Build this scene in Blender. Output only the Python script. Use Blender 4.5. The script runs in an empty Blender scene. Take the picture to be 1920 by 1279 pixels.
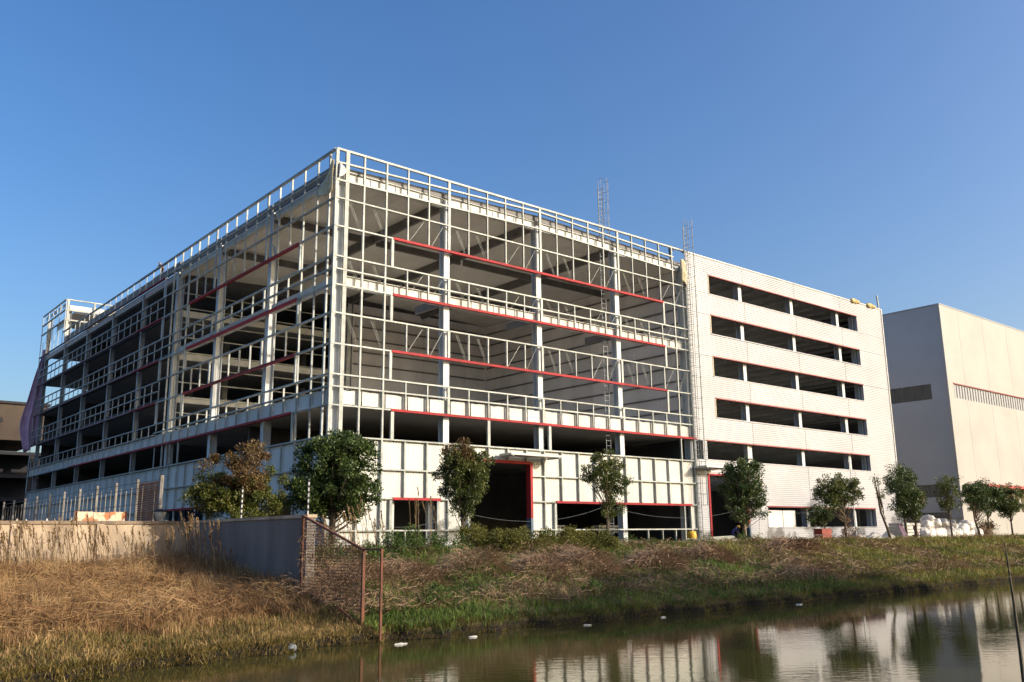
import bpy, bmesh, math, random
import numpy as np
from mathutils import Vector, Matrix
random.seed(7); rng = np.random.default_rng(7)
R = math.radians
scene = bpy.context.scene
COL = scene.collection

# ------------------------------------------------------------------ camera
cam_d = bpy.data.cameras.new('camera'); cam = bpy.data.objects.new('camera', cam_d); COL.objects.link(cam)
CP = Vector((-27.394, -50.862, 0.665))
RT = Vector((0.767, -0.641, -0.0113)).normalized()
FW = Vector((0.628, 0.748, 0.2139)); FW = (FW - RT*FW.dot(RT)).normalized()
UP = RT.cross(FW)
cam.matrix_world = Matrix(((RT.x, UP.x, -FW.x, CP.x), (RT.y, UP.y, -FW.y, CP.y), (RT.z, UP.z, -FW.z, CP.z), (0, 0, 0, 1)))
cam_d.sensor_width = 36; cam_d.lens = 31.46; cam_d.clip_start = 0.1; cam_d.clip_end = 4000
scene.camera = cam

# ------------------------------------------------------------------ sky and sun
SUN_PHI, SUN_EL = R(35), R(21.5)          # degrees east of the front wall's normal, elevation
SD = Vector((math.sin(SUN_PHI)*math.cos(SUN_EL), -math.cos(SUN_PHI)*math.cos(SUN_EL), math.sin(SUN_EL)))
w = bpy.data.worlds.new('World'); scene.world = w; w.use_nodes = True
nt = w.node_tree; nt.nodes.clear()
sky = nt.nodes.new('ShaderNodeTexSky'); sky.sky_type = 'NISHITA'; sky.sun_disc = False
sky.sun_elevation = SUN_EL; sky.sun_rotation = math.atan2(SD.x, SD.y)
sky.air_density = 1.0; sky.dust_density = 4.0; sky.ozone_density = 2.0; sky.altitude = 0
bg = nt.nodes.new('ShaderNodeBackground'); bg.inputs[1].default_value = 0.15
wo = nt.nodes.new('ShaderNodeOutputWorld')
hsv = nt.nodes.new('ShaderNodeHueSaturation'); hsv.inputs['Saturation'].default_value = 1.34; hsv.inputs['Hue'].default_value = 0.507; nt.links.new(sky.outputs[0], hsv.inputs['Color']); nt.links.new(hsv.outputs[0], bg.inputs[0]); nt.links.new(bg.outputs[0], wo.inputs[0])
sun_d = bpy.data.lights.new('sun', 'SUN'); sun_d.energy = 3.3; sun_d.angle = R(0.5); sun_d.color = (1.0, 0.905, 0.77)
sun = bpy.data.objects.new('sun', sun_d); COL.objects.link(sun)
sun.rotation_euler = SD.to_track_quat('Z', 'Y').to_euler(); sun.location = (60, -80, 60)
vs = scene.view_settings; vs.view_transform = 'Standard'; vs.look = 'None'; vs.exposure = 0.62; vs.gamma = 1.0
scene.cycles.max_bounces = 8; scene.cycles.diffuse_bounces = 6; scene.cycles.glossy_bounces = 3
scene.cycles.transparent_max_bounces = 8; scene.cycles.caustics_reflective = False; scene.cycles.caustics_refractive = False

# ------------------------------------------------------------------ materials
def M(name, c1, c2=None, scale=2.0, rough=0.6, bump=0.0, bscale=30.0, metallic=0.0, stretch=(1, 1, 1), objvar=0.0, spec=0.4, lo=0.35, hi=0.65):
    m = bpy.data.materials.new(name); m.use_nodes = True; t = m.node_tree; L = t.links
    b = t.nodes['Principled BSDF']; b.inputs['Roughness'].default_value = rough; b.inputs['Metallic'].default_value = metallic
    b.inputs['Specular IOR Level'].default_value = spec
    geo = t.nodes.new('ShaderNodeNewGeometry'); mp = t.nodes.new('ShaderNodeMapping'); mp.inputs['Scale'].default_value = stretch
    L.new(geo.outputs['Position'], mp.inputs['Vector'])
    n = t.nodes.new('ShaderNodeTexNoise'); n.inputs['Scale'].default_value = scale; n.inputs['Detail'].default_value = 5
    L.new(mp.outputs[0], n.inputs['Vector'])
    cr = t.nodes.new('ShaderNodeValToRGB'); cr.color_ramp.elements[0].position = lo; cr.color_ramp.elements[1].position = hi
    c2 = c2 or tuple(x*0.85 for x in c1)
    cr.color_ramp.elements[0].color = (*c2, 1); cr.color_ramp.elements[1].color = (*c1, 1)
    L.new(n.outputs['Fac'], cr.inputs[0]); out = cr.outputs[0]
    if objvar:
        oi = t.nodes.new('ShaderNodeObjectInfo'); mr = t.nodes.new('ShaderNodeMapRange')
        mr.inputs['To Min'].default_value = 1-objvar; mr.inputs['To Max'].default_value = 1+objvar*0.4
        hs = t.nodes.new('ShaderNodeHueSaturation'); L.new(oi.outputs['Random'], mr.inputs['Value'])
        L.new(mr.outputs[0], hs.inputs['Value']); L.new(out, hs.inputs['Color']); out = hs.outputs[0]
    L.new(out, b.inputs['Base Color'])
    if bump:
        n2 = t.nodes.new('ShaderNodeTexNoise'); n2.inputs['Scale'].default_value = bscale; n2.inputs['Detail'].default_value = 4
        L.new(mp.outputs[0], n2.inputs['Vector'])
        bp = t.nodes.new('ShaderNodeBump'); bp.inputs['Strength'].default_value = bump; bp.inputs['Distance'].default_value = 0.05
        L.new(n2.outputs['Fac'], bp.inputs['Height']); L.new(bp.outputs[0], b.inputs['Normal'])
    return m

def MV(name, stops, rough=0.65, transl=0.25, nscale=0.6, nmix=0.5, zramp=None):
    """vegetation: colour from a per-face random value and a world-space noise"""
    m = bpy.data.materials.new(name); m.use_nodes = True; t = m.node_tree; L = t.links
    b = t.nodes['Principled BSDF']; b.inputs['Roughness'].default_value = rough; b.inputs['Specular IOR Level'].default_value = 0.35
    at = t.nodes.new('ShaderNodeAttribute'); at.attribute_name = 'rnd'
    geo = t.nodes.new('ShaderNodeNewGeometry'); n = t.nodes.new('ShaderNodeTexNoise')
    n.inputs['Scale'].default_value = nscale; n.inputs['Detail'].default_value = 3; L.new(geo.outputs['Position'], n.inputs['Vector'])
    mr = t.nodes.new('ShaderNodeMapRange'); mr.inputs['From Min'].default_value = 0.32; mr.inputs['From Max'].default_value = 0.68
    L.new(n.outputs['Fac'], mr.inputs['Value'])
    mx = t.nodes.new('ShaderNodeMix'); mx.data_type = 'FLOAT'; mx.inputs[0].default_value = nmix
    L.new(at.outputs['Fac'], mx.inputs[2]); L.new(mr.outputs[0], mx.inputs[3])
    cr = t.nodes.new('ShaderNodeValToRGB'); e = cr.color_ramp.elements
    while len(e) < len(stops): e.new(0.5)
    for i, (p, c) in enumerate(stops): e[i].position = p; e[i].color = (*c, 1)
    L.new(mx.outputs[0], cr.inputs[0]); L.new(cr.outputs[0], b.inputs['Base Color'])
    if transl:
        tr = t.nodes.new('ShaderNodeBsdfTranslucent'); ms = t.nodes.new('ShaderNodeMixShader'); ms.inputs[0].default_value = transl
        L.new(cr.outputs[0], tr.inputs[0]); L.new(b.outputs[0], ms.inputs[1]); L.new(tr.outputs[0], ms.inputs[2])
        L.new(ms.outputs[0], t.nodes['Material Output'].inputs['Surface'])
    return m

MT = {}
MT['steel'] = M('galvanised_steel', (0.46, 0.47, 0.43), (0.29, 0.31, 0.29), 1.6, 0.5, 0.05, 40, objvar=0.22)
MT['sidesteel'] = M('shaded_side_steel', (0.50, 0.53, 0.52), (0.38, 0.41, 0.41), 1.6, 0.5, 0.05, 40, objvar=0.22)  # galvanised steel copy for the shaded side, its tone adjusted for the shade
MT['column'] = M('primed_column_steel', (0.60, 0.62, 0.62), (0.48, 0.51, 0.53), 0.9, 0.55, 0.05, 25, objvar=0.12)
MT['sidecolumn'] = M('shaded_column_steel', (0.40, 0.42, 0.43), (0.30, 0.32, 0.34), 0.9, 0.55, objvar=0.12)  # darker copy of the column steel; side shade put into its colour
MT['beam'] = M('pale_beam_steel', (0.60, 0.60, 0.56), (0.48, 0.48, 0.46), 1.2, 0.55, objvar=0.1)
MT['darkbeam'] = M('dark_primer_steel', (0.17, 0.165, 0.165), (0.12, 0.115, 0.115), 1.0, 0.6)
MT['red'] = M('red_paint', (0.40, 0.022, 0.030), (0.26, 0.03, 0.032), 2.2, 0.65, 0.1, 20, objvar=0.25, spec=0.2)
MT['redthin'] = M('dark_red_trim', (0.26, 0.03, 0.03), (0.18, 0.025, 0.025), 1.3, 0.55)
MT['redmuted'] = M('muted_red_paint', (0.26, 0.12, 0.12), (0.20, 0.11, 0.11), 1.3, 0.6, objvar=0.15)  # greyer red for the far side lintels
MT['sheet'] = M('white_profiled_sheet', (0.60, 0.595, 0.55), (0.50, 0.50, 0.46), 0.7, 0.5, stretch=(1, 1, 0.3), objvar=0.07)
MT['sheetside'] = M('shaded_side_sheet', (0.64, 0.65, 0.62), (0.54, 0.55, 0.53), 0.6, 0.5, stretch=(1, 1, 0.3), objvar=0.12)
MT['clad'] = M('light_grey_cladding', (0.475, 0.475, 0.50), (0.41, 0.41, 0.435), 0.25, 0.42, objvar=0.04)
MT['hallwall'] = M('hall_panel', (0.80, 0.77, 0.78), (0.68, 0.65, 0.66), 0.5, 0.7, 0.1, 3, stretch=(1, 1, 0.4), objvar=0.10)
MT['deck'] = M('roof_deck', (0.76, 0.73, 0.67), (0.66, 0.63, 0.57), 0.4, 0.6, objvar=0.08)
MT['slab'] = M('concrete_slab', (0.34, 0.33, 0.32), (0.26, 0.255, 0.25), 0.6, 0.85)
MT['hallfloor'] = M('pale_screed', (0.66, 0.63, 0.58), (0.58, 0.55, 0.50), 0.5, 0.8)
MT['inner'] = M('dim_interior_wall', (0.11, 0.11, 0.115), (0.07, 0.07, 0.075), 0.5, 0.85)  # near-black tone: the darkness of the unlit interior is put into the colour
MT['black'] = M('black_steel', (0.02, 0.02, 0.022), None, 2, 0.5)
MT['ladder'] = M('ladder_steel', (0.16, 0.18, 0.20), (0.10, 0.12, 0.14), 3, 0.5)
MT['glass'] = M('dark_window_glass', (0.03, 0.035, 0.04), None, 1, 0.12, spec=0.6)
MT['beige'] = M('cream_wall_panel', (0.375, 0.36, 0.34), (0.335, 0.32, 0.30), 0.2, 0.6, objvar=0.03)
MT['beigeside'] = M('cool_wall_panel', (0.36, 0.37, 0.39), (0.33, 0.34, 0.36), 0.2, 0.6, objvar=0.03)  # cooler copy of the cream panel; side wall's shade put into its tone
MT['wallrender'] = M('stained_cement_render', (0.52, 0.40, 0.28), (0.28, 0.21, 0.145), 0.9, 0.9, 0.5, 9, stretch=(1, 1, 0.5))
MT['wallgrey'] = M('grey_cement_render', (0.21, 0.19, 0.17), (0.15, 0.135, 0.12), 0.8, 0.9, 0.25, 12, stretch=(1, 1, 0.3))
MT['coping'] = M('weathered_coping', (0.30, 0.22, 0.15), (0.16, 0.12, 0.09), 2.0, 0.9, 0.4, 12)
MT['rust'] = M('rusty_steel', (0.22, 0.075, 0.035), (0.10, 0.05, 0.035), 3.0, 0.85, 0.3, 40)
MT['wire'] = M('rusty_wire', (0.16, 0.08, 0.05), (0.09, 0.05, 0.035), 5, 0.8)
MT['fencepost'] = M('weathered_pale_post', (0.32, 0.29, 0.25), (0.18, 0.15, 0.12), 2.0, 0.7)
MT['white'] = M('white_plastic', (0.70, 0.67, 0.63), (0.46, 0.43, 0.41), 1.1, 0.35, 0.5, 4)
MT['foam'] = M('yellow_foam', (0.62, 0.48, 0.22), (0.48, 0.36, 0.16), 4, 0.8, 0.4, 15)
MT['cream'] = M('cream_insulation', (0.62, 0.54, 0.36), (0.45, 0.38, 0.25), 3, 0.85, 0.4, 12)
MT['purple'] = M('purple_dust_net', (0.62, 0.47, 0.68), (0.48, 0.35, 0.55), 1.2, 0.7, 0.3, 8)
MT['purpledark'] = M('purple_brown_net', (0.13, 0.075, 0.12), (0.08, 0.05, 0.075), 1.5, 0.8, 0.4, 8)
MT['darkbldg'] = M('brown_concrete', (0.085, 0.062, 0.045), (0.06, 0.045, 0.035), 0.3, 0.9)
MT['darkbldg2'] = M('shaded_concrete', (0.035, 0.032, 0.034), (0.025, 0.023, 0.026), 0.3, 0.9)  # near-black concrete: the building's shaded side is put into the colour
MT['board'] = M('orange_rusted_board', (0.70, 0.52, 0.36), (0.45, 0.17, 0.07), 2.2, 0.7, lo=0.45, hi=0.52)
MT['bark'] = M('bark', (0.12, 0.085, 0.055), (0.06, 0.045, 0.03), 6, 0.9, 0.5, 30)
MT['palebark'] = M('pale_bark', (0.32, 0.24, 0.15), (0.16, 0.11, 0.07), 5, 0.9, 0.5, 30)
MT['debris'] = M('dirty_white_foam', (0.62, 0.60, 0.55), (0.40, 0.38, 0.34), 4, 0.7)
MT['skin'] = M('skin', (0.45, 0.28, 0.19), None, 4, 0.6)
MT['bluecloth'] = M('blue_workwear', (0.035, 0.045, 0.16), (0.025, 0.03, 0.11), 6, 0.85)
MT['greycloth'] = M('grey_workwear', (0.08, 0.075, 0.09), (0.05, 0.05, 0.06), 6, 0.85)
MT['browncloth'] = M('brown_jacket', (0.20, 0.13, 0.09), (0.14, 0.09, 0.07), 6, 0.85)
MT['yellow'] = M('yellow_plastic', (0.70, 0.42, 0.04), (0.55, 0.32, 0.03), 4, 0.35)
MT['hair'] = M('black_hair', (0.02, 0.018, 0.016), None, 4, 0.6)
MT['orange'] = M('red_crate', (0.32, 0.05, 0.03), (0.20, 0.035, 0.025), 4, 0.6)
MT['blueplastic'] = M('blue_grey_paint', (0.07, 0.12, 0.19), None, 3, 0.5)
MT['lampglass'] = M('frosted_lamp_shade', (0.50, 0.46, 0.38), (0.35, 0.31, 0.25), 5, 0.5)
MT['redroof'] = M('red_canopy_paint', (0.45, 0.05, 0.05), None, 1, 0.5)
MT['shadeblock'] = M('shade_block_render', (0.40, 0.37, 0.33), (0.30, 0.28, 0.25), 0.4, 0.9)  # wall tone of the added shade block
MT['bamboo'] = M('dark_bamboo', (0.075, 0.06, 0.035), (0.045, 0.035, 0.02), 5, 0.7)

# vegetation
DRY = [(0.0, (0.085, 0.04, 0.02)), (0.35, (0.235, 0.13, 0.055)), (0.7, (0.40, 0.25, 0.11)), (1.0, (0.54, 0.40, 0.20))]
MT['dry'] = MV('dry_straw_grass', DRY, transl=0.3)
MT['low'] = MV('yellowing_low_grass', [(0.0, (0.06, 0.065, 0.014)), (0.35, (0.17, 0.135, 0.035)), (0.7, (0.29, 0.205, 0.065)), (1.0, (0.40, 0.28, 0.11))], transl=0.3, nmix=0.6)
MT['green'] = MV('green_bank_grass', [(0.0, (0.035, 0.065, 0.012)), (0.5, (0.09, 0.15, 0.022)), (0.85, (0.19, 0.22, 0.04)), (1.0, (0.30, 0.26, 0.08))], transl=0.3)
MT['olive'] = MV('sunlit_bank_grass', [(0.0, (0.06, 0.09, 0.014)), (0.45, (0.16, 0.175, 0.03)), (0.8, (0.27, 0.22, 0.06)), (1.0, (0.36, 0.25, 0.10))], transl=0.3, nmix=0.65, nscale=0.5)  # yellower, brighter grass: sunlight on the right bank put into its colour
MT['bramble'] = MV('dead_bramble', [(0.0, (0.08, 0.05, 0.03)), (0.4, (0.20, 0.125, 0.075)), (0.8, (0.36, 0.235, 0.14)), (1.0, (0.48, 0.36, 0.22))], transl=0.15)
MT['reed'] = MV('dry_reed', [(0.0, (0.17, 0.10, 0.05)), (0.5, (0.33, 0.22, 0.11)), (1.0, (0.48, 0.36, 0.21))], transl=0.25)
MT['weed'] = MV('green_weed', [(0.0, (0.03, 0.06, 0.012)), (0.5, (0.075, 0.125, 0.025)), (1.0, (0.14, 0.18, 0.04))], transl=0.3)
MT['gold'] = MV('yellow_green_weed', [(0.0, (0.05, 0.065, 0.012)), (0.5, (0.13, 0.13, 0.025)), (1.0, (0.24, 0.20, 0.045))], transl=0.3)
MT['leaf_dark'] = MV('dark_evergreen_leaf', [(0.0, (0.022, 0.042, 0.012)), (0.5, (0.055, 0.09, 0.022)), (0.85, (0.11, 0.14, 0.035)), (1.0, (0.20, 0.20, 0.06))], rough=0.38, transl=0.15, nmix=0.3, nscale=0.8)
MT['leaf_mid'] = MV('olive_leaf', [(0.0, (0.03, 0.05, 0.012)), (0.5, (0.08, 0.105, 0.022)), (0.8, (0.14, 0.145, 0.035)), (1.0, (0.23, 0.17, 0.06))], rough=0.4, transl=0.18, nmix=0.45, nscale=0.9)
MT['leaf_brown'] = MV('russet_leaf', [(0.0, (0.05, 0.036, 0.013)), (0.45, (0.12, 0.07, 0.028)), (0.8, (0.19, 0.12, 0.042)), (1.0, (0.18, 0.17, 0.05))], rough=0.5, transl=0.2, nmix=0.4, nscale=1.0)
MT['leaf_yellow'] = MV('yellow_green_leaf', [(0.0, (0.04, 0.06, 0.012)), (0.5, (0.10, 0.115, 0.022)), (1.0, (0.22, 0.19, 0.045))], rough=0.45, transl=0.2, nmix=0.4, nscale=1.0)

def ground_material():
    m = bpy.data.materials.new('bank_soil'); m.use_nodes = True; t = m.node_tree; L = t.links; b = t.nodes['Principled BSDF']
    b.inputs['Roughness'].default_value = 0.95; b.inputs['Specular IOR Level'].default_value = 0.1
    g = t.nodes.new('ShaderNodeNewGeometry')
    n = t.nodes.new('ShaderNodeTexNoise'); n.inputs['Scale'].default_value = 0.35; n.inputs['Detail'].default_value = 6; L.new(g.outputs['Position'], n.inputs['Vector'])
    cr = t.nodes.new('ShaderNodeValToRGB'); e = cr.color_ramp.elements; e.new(0.5)
    for i, (p, c) in enumerate([(0.35, (0.05, 0.055, 0.016)), (0.5, (0.085, 0.062, 0.030)), (0.66, (0.13, 0.095, 0.045))]): e[i].position = p; e[i].color = (*c, 1)
    L.new(n.outputs['Fac'], cr.inputs[0])
    # wet dark mud below a waterline height
    sp = t.nodes.new('ShaderNodeSeparateXYZ'); L.new(g.outputs['Position'], sp.inputs[0])
    mr = t.nodes.new('ShaderNodeMapRange'); mr.inputs['From Min'].default_value = -2.42; mr.inputs['From Max'].default_value = -2.22; L.new(sp.outputs['Z'], mr.inputs['Value'])
    mx = t.nodes.new('ShaderNodeMix'); mx.data_type = 'RGBA'; mx.inputs['A'].default_value = (0.022, 0.018, 0.013, 1)
    L.new(mr.outputs[0], mx.inputs['Factor']); L.new(cr.outputs[0], mx.inputs['B']); L.new(mx.outputs['Result'], b.inputs['Base Color'])
    n2 = t.nodes.new('ShaderNodeTexNoise'); n2.inputs['Scale'].default_value = 7; n2.inputs['Detail'].default_value = 5; L.new(g.outputs['Position'], n2.inputs['Vector'])
    bp = t.nodes.new('ShaderNodeBump'); bp.inputs['Strength'].default_value = 0.8; bp.inputs['Distance'].default_value = 0.15
    L.new(n2.outputs['Fac'], bp.inputs['Height']); L.new(bp.outputs[0], b.inputs['Normal'])
    return m
MT['ground'] = ground_material()

def water_material():
    m = bpy.data.materials.new('murky_canal_water'); m.use_nodes = True; t = m.node_tree; L = t.links; b = t.nodes['Principled BSDF']
    b.inputs['Base Color'].default_value = (0.046, 0.043, 0.014, 1); b.inputs['Roughness'].default_value = 0.03; b.inputs['IOR'].default_value = 1.33
    b.inputs['Specular IOR Level'].default_value = 0.5
    g = t.nodes.new('ShaderNodeNewGeometry'); mp = t.nodes.new('ShaderNodeMapping'); mp.inputs['Scale'].default_value = (1, 1, 1); mp.inputs['Rotation'].default_value = (0, 0, R(40))
    L.new(g.outputs['Position'], mp.inputs['Vector'])
    mp2 = t.nodes.new('ShaderNodeMapping'); mp2.inputs['Scale'].default_value = (0.8, 2.2, 1); L.new(mp.outputs[0], mp2.inputs['Vector'])
    n = t.nodes.new('ShaderNodeTexNoise'); n.inputs['Scale'].default_value = 2.2; n.inputs['Detail'].default_value = 3; n.inputs['Roughness'].default_value = 0.55
    L.new(mp2.outputs[0], n.inputs['Vector'])
    # calm near the far bank and to the left, ruffled by the breeze in patches
    n3 = t.nodes.new('ShaderNodeTexNoise'); n3.inputs['Scale'].default_value = 0.10; n3.inputs['Detail'].default_value = 2; L.new(g.outputs['Position'], n3.inputs['Vector'])
    mr = t.nodes.new('ShaderNodeMapRange'); mr.inputs['From Min'].default_value = 0.40; mr.inputs['From Max'].default_value = 0.66
    mr.inputs['To Min'].default_value = 0.010; mr.inputs['To Max'].default_value = 0.055; L.new(n3.outputs['Fac'], mr.inputs['Value'])
    bp = t.nodes.new('ShaderNodeBump'); bp.inputs['Distance'].default_value = 0.10; L.new(mr.outputs[0], bp.inputs['Strength'])
    L.new(n.outputs['Fac'], bp.inputs['Height']); L.new(bp.outputs[0], b.inputs['Normal'])
    return m
MT['water'] = water_material()

# ------------------------------------------------------------------ helpers
def tag(o, label=None, cat=None, group=None, kind=None):
    if label: o['label'] = label
    if cat: o['category'] = cat
    if group: o['group'] = group
    if kind: o['kind'] = kind
    return o
def thing(name, label, cat, loc=(0, 0, 0), group=None, rz=0):
    o = bpy.data.objects.new(name, None); COL.objects.link(o); o.location = loc; o.rotation_euler.z = rz
    o.empty_display_size = 0.2
    return tag(o, label, cat, group)
UC = {}
def unit_cube(mat):
    if mat not in UC:
        bm = bmesh.new(); bmesh.ops.create_cube(bm, size=1); me = bpy.data.meshes.new('block_' + mat); bm.to_mesh(me); bm.free()
        me.materials.append(MT[mat]); UC[mat] = me
    return UC[mat]
def piece(name, mat, lo, hi, parent=None, label=None):
    o = bpy.data.objects.new(name, unit_cube(mat)); COL.objects.link(o)
    o.location = [(a+b)/2 for a, b in zip(lo, hi)]; o.scale = [max(abs(b-a), 0.001) for a, b in zip(lo, hi)]
    if parent: o.parent = parent
    if label: o['label'] = label
    return o
def sub(o, host):
    """hang a block under another block (thing > part > sub-part) without moving it"""
    o.parent = host; o.matrix_parent_inverse = Matrix.LocRotScale(host.location, None, host.scale).inverted(); return o
def bar(name, mat, p, q, wd, ht, parent=None):
    """a straight bar between two points, sharing the unit block"""
    p, q = Vector(p), Vector(q); d = q-p
    o = bpy.data.objects.new(name, unit_cube(mat)); COL.objects.link(o); o.location = (p+q)/2
    o.rotation_mode = 'QUATERNION'; o.rotation_quaternion = d.to_track_quat('X', 'Z'); o.scale = (d.length, wd, ht)
    if parent: o.parent = parent
    return o
def obj(name, verts, faces, mat, parent=None, smooth=False):
    me = bpy.data.meshes.new(name); me.from_pydata(verts, [], faces)
    for mm in (mat if isinstance(mat, (list, tuple)) else [mat]): me.materials.append(MT[mm])
    if smooth: me.polygons.foreach_set('use_smooth', [True]*len(me.polygons))
    o = bpy.data.objects.new(name, me); COL.objects.link(o)
    if parent: o.parent = parent
    return o
def npobj(name, verts, tris, mat, rnd=None, parent=None, smooth=False):
    me = bpy.data.meshes.new(name); nv, nf = len(verts), len(tris)
    me.vertices.add(nv); me.vertices.foreach_set('co', np.ascontiguousarray(verts, dtype=np.float32).ravel())
    me.loops.add(nf*3); me.loops.foreach_set('vertex_index', np.ascontiguousarray(tris, dtype=np.int32).ravel())
    me.polygons.add(nf); me.polygons.foreach_set('loop_start', np.arange(0, nf*3, 3, dtype=np.int32))
    try: me.polygons.foreach_set('loop_total', np.full(nf, 3, dtype=np.int32))
    except Exception: pass
    me.update(calc_edges=True); me.materials.append(MT[mat])
    if rnd is not None:
        a = me.attributes.new('rnd', 'FLOAT', 'FACE'); a.data.foreach_set('value', np.ascontiguousarray(rnd, dtype=np.float32))
    if smooth: me.polygons.foreach_set('use_smooth', [True]*nf)
    o = bpy.data.objects.new(name, me); COL.objects.link(o)
    if parent: o.parent = parent
    return o
class MB:
    def __init__(s): s.v = []; s.f = []
    def box(s, lo, hi):
        n = len(s.v); x0, y0, z0 = lo; x1, y1, z1 = hi
        s.v += [(x0, y0, z0), (x1, y0, z0), (x1, y1, z0), (x0, y1, z0), (x0, y0, z1), (x1, y0, z1), (x1, y1, z1), (x0, y1, z1)]
        s.f += [tuple(n+i for i in q) for q in ((0, 3, 2, 1), (4, 5, 6, 7), (0, 1, 5, 4), (1, 2, 6, 5), (2, 3, 7, 6), (3, 0, 4, 7))]
    def tube(s, pts, rad, n=6, cap=True):
        pts = [Vector(p) for p in pts]; rad = rad if isinstance(rad, (list, tuple)) else [rad]*len(pts)
        base = len(s.v); u = None
        for i, p in enumerate(pts):
            d = (pts[min(i+1, len(pts)-1)] - pts[max(i-1, 0)]).normalized()
            if u is None: u = d.orthogonal().normalized()
            else:
                u = (u - d*u.dot(d))
                u = u.normalized() if u.length > 1e-5 else d.orthogonal().normalized()
            v = d.cross(u)
            for k in range(n):
                a = 2*math.pi*k/n; s.v.append(tuple(p + (u*math.cos(a) + v*math.sin(a))*rad[i]))
        for i in range(len(pts)-1):
            for k in range(n):
                a = base+i*n+k; b = base+i*n+(k+1) % n; s.f.append((a, b, b+n, a+n))
        if cap:
            s.f.append(tuple(base+k for k in reversed(range(n)))); s.f.append(tuple(base+(len(pts)-1)*n+k for k in range(n)))
    def lathe(s, prof, n=16, o=(0, 0, 0)):
        base = len(s.v)
        for r, z in prof:
            for k in range(n):
                a = 2*math.pi*k/n; s.v.append((o[0]+r*math.cos(a), o[1]+r*math.sin(a), o[2]+z))
        for i in range(len(prof)-1):
            for k in range(n):
                a = base+i*n+k; b = base+i*n+(k+1) % n; s.f.append((a, b, b+n, a+n))
        s.f.append(tuple(base+k for k in reversed(range(n)))); s.f.append(tuple(base+(len(prof)-1)*n+k for k in range(n)))
    def build(s, name, mat, parent=None, smooth=False): return obj(name, s.v, s.f, mat, parent, smooth)

HM = {}
def hcol_mesh(mat, rot):
    if (mat, rot) not in HM:
        b = MB(); t = 0.06
        if not rot: b.box((-.5, -.5, 0), (.5, -.5+t, 1)); b.box((-.5, .5-t, 0), (.5, .5, 1)); b.box((-.03, -.5+t, 0), (.03, .5-t, 1))
        else: b.box((-.5, -.5, 0), (-.5+t, .5, 1)); b.box((.5-t, -.5, 0), (.5, .5, 1)); b.box((-.5+t, -.03, 0), (.5-t, .03, 1))
        me = bpy.data.meshes.new('h_section'); me.from_pydata(b.v, [], b.f); me.materials.append(MT[mat]); HM[(mat, rot)] = me
    return HM[(mat, rot)]
def hcol(name, x, y, z0, z1, wx, wy, parent, rot=False, mat='column'):
    o = bpy.data.objects.new(name, hcol_mesh(mat, rot)); COL.objects.link(o)
    o.location = (x, y, z0); o.scale = (wx, wy, z1-z0); o.parent = parent; return o

def fbm(x, y, s=1.0, seed=0):
    x = np.asarray(x)*s; y = np.asarray(y)*s; r = 0; a = 1.0; t = 0
    for i in range(4):
        k = 2.0**i; p = seed*1.7+i*2.3
        r = r + a*(np.sin(x*k*1.13+p+1.3*np.sin(y*k*0.71+p*2.1))*np.cos(y*k*0.93-p*1.3+1.1*np.sin(x*k*0.57+p))); t += a; a *= 0.55
    return r/t
def sstep(a, b, x):
    t = np.clip((np.asarray(x, dtype=float)-a)/(b-a), 0, 1); return t*t*(3-2*t)

# ------------------------------------------------------------------ terrain
WZ = -2.6
def shore(x):
    x = np.asarray(x, dtype=float)
    return -25.1 + 0.28*np.sin(x*0.9)+0.2*np.sin(x*2.3+1)+0.12*np.sin(x*5.1) - 2.0*sstep(-14, -23, x) + 0.6*sstep(20, 90, x)
def hgt(x, y):
    x = np.asarray(x, dtype=float); y = np.asarray(y, dtype=float)
    d = y-shore(x)
    left = sstep(-9.5, -12.5, x)                                  # strip in front of the boundary wall
    t1 = np.clip(d/13.0, 0, 1); z1 = -2.35+2.25*(1-(1-t1)**1.35)
    t2 = np.clip(d/19.0, 0, 1); z2 = -2.35+1.5*(1-(1-t2)**1.2)
    z = z1*(1-left)+z2*left
    z = z + 0.30*fbm(x, y, 0.5, 3)*sstep(0.3, 3, d)*(1-sstep(11, 15, d)*(1-left)) + 0.05*fbm(x, y, 2.1, 5)*sstep(0.2, 1.5, d)*(1-sstep(15, 18, d))
    edge = sstep(0.0, 0.35, d+0.12*fbm(x, y, 3.0, 9)); z = np.where(d < 0.6, WZ-0.15+(z-(WZ-0.15))*edge, z)
    z = np.where(d < 0, WZ-0.15-np.clip(-d*0.5, 0, 1.2), z)
    near = sstep(-47.2, -50.0, y); z = z*(1-near) + near*(-0.95)     # near bank, where the camera stands
    back = sstep(-8, -4, y)*(1-left); z = z*(1-back)+back*0.0
    z = np.where((y > -6) & (x < -10), z*(1-sstep(-6, -5.4, y)), z)
    return z
def axis(*seg):
    r = []
    for a, b, st in seg: r += list(np.arange(a, b, st))
    return np.array(r)
gx = np.concatenate([axis((-900, -100, 100), (-100, -45, 11), (-45, 30, 0.4), (30, 100, 0.9), (100, 200, 10)), [200, 300, 500, 900, 1500]])
gy = np.concatenate([axis((-600, -100, 100), (-100, -54, 8), (-54, -46, 0.7), (-46, -29, 2.2), (-29, -20, 0.22), (-20, -3, 0.5), (-3, 60, 9)), [60, 100, 200, 400, 900, 2200]])
X, Y = np.meshgrid(gx, gy); Zg = hgt(X, Y); nx, ny = len(gx), len(gy)
V = np.stack([X, Y, Zg], -1).reshape(-1, 3)
ii = np.arange(nx*ny).reshape(ny, nx); a, b, c, d = ii[:-1, :-1].ravel(), ii[:-1, 1:].ravel(), ii[1:, 1:].ravel(), ii[1:, :-1].ravel()
g = npobj('ground', V, np.concatenate([np.stack([a, b, c], -1), np.stack([a, c, d], -1)]), 'ground', smooth=True); tag(g, kind='structure')
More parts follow.
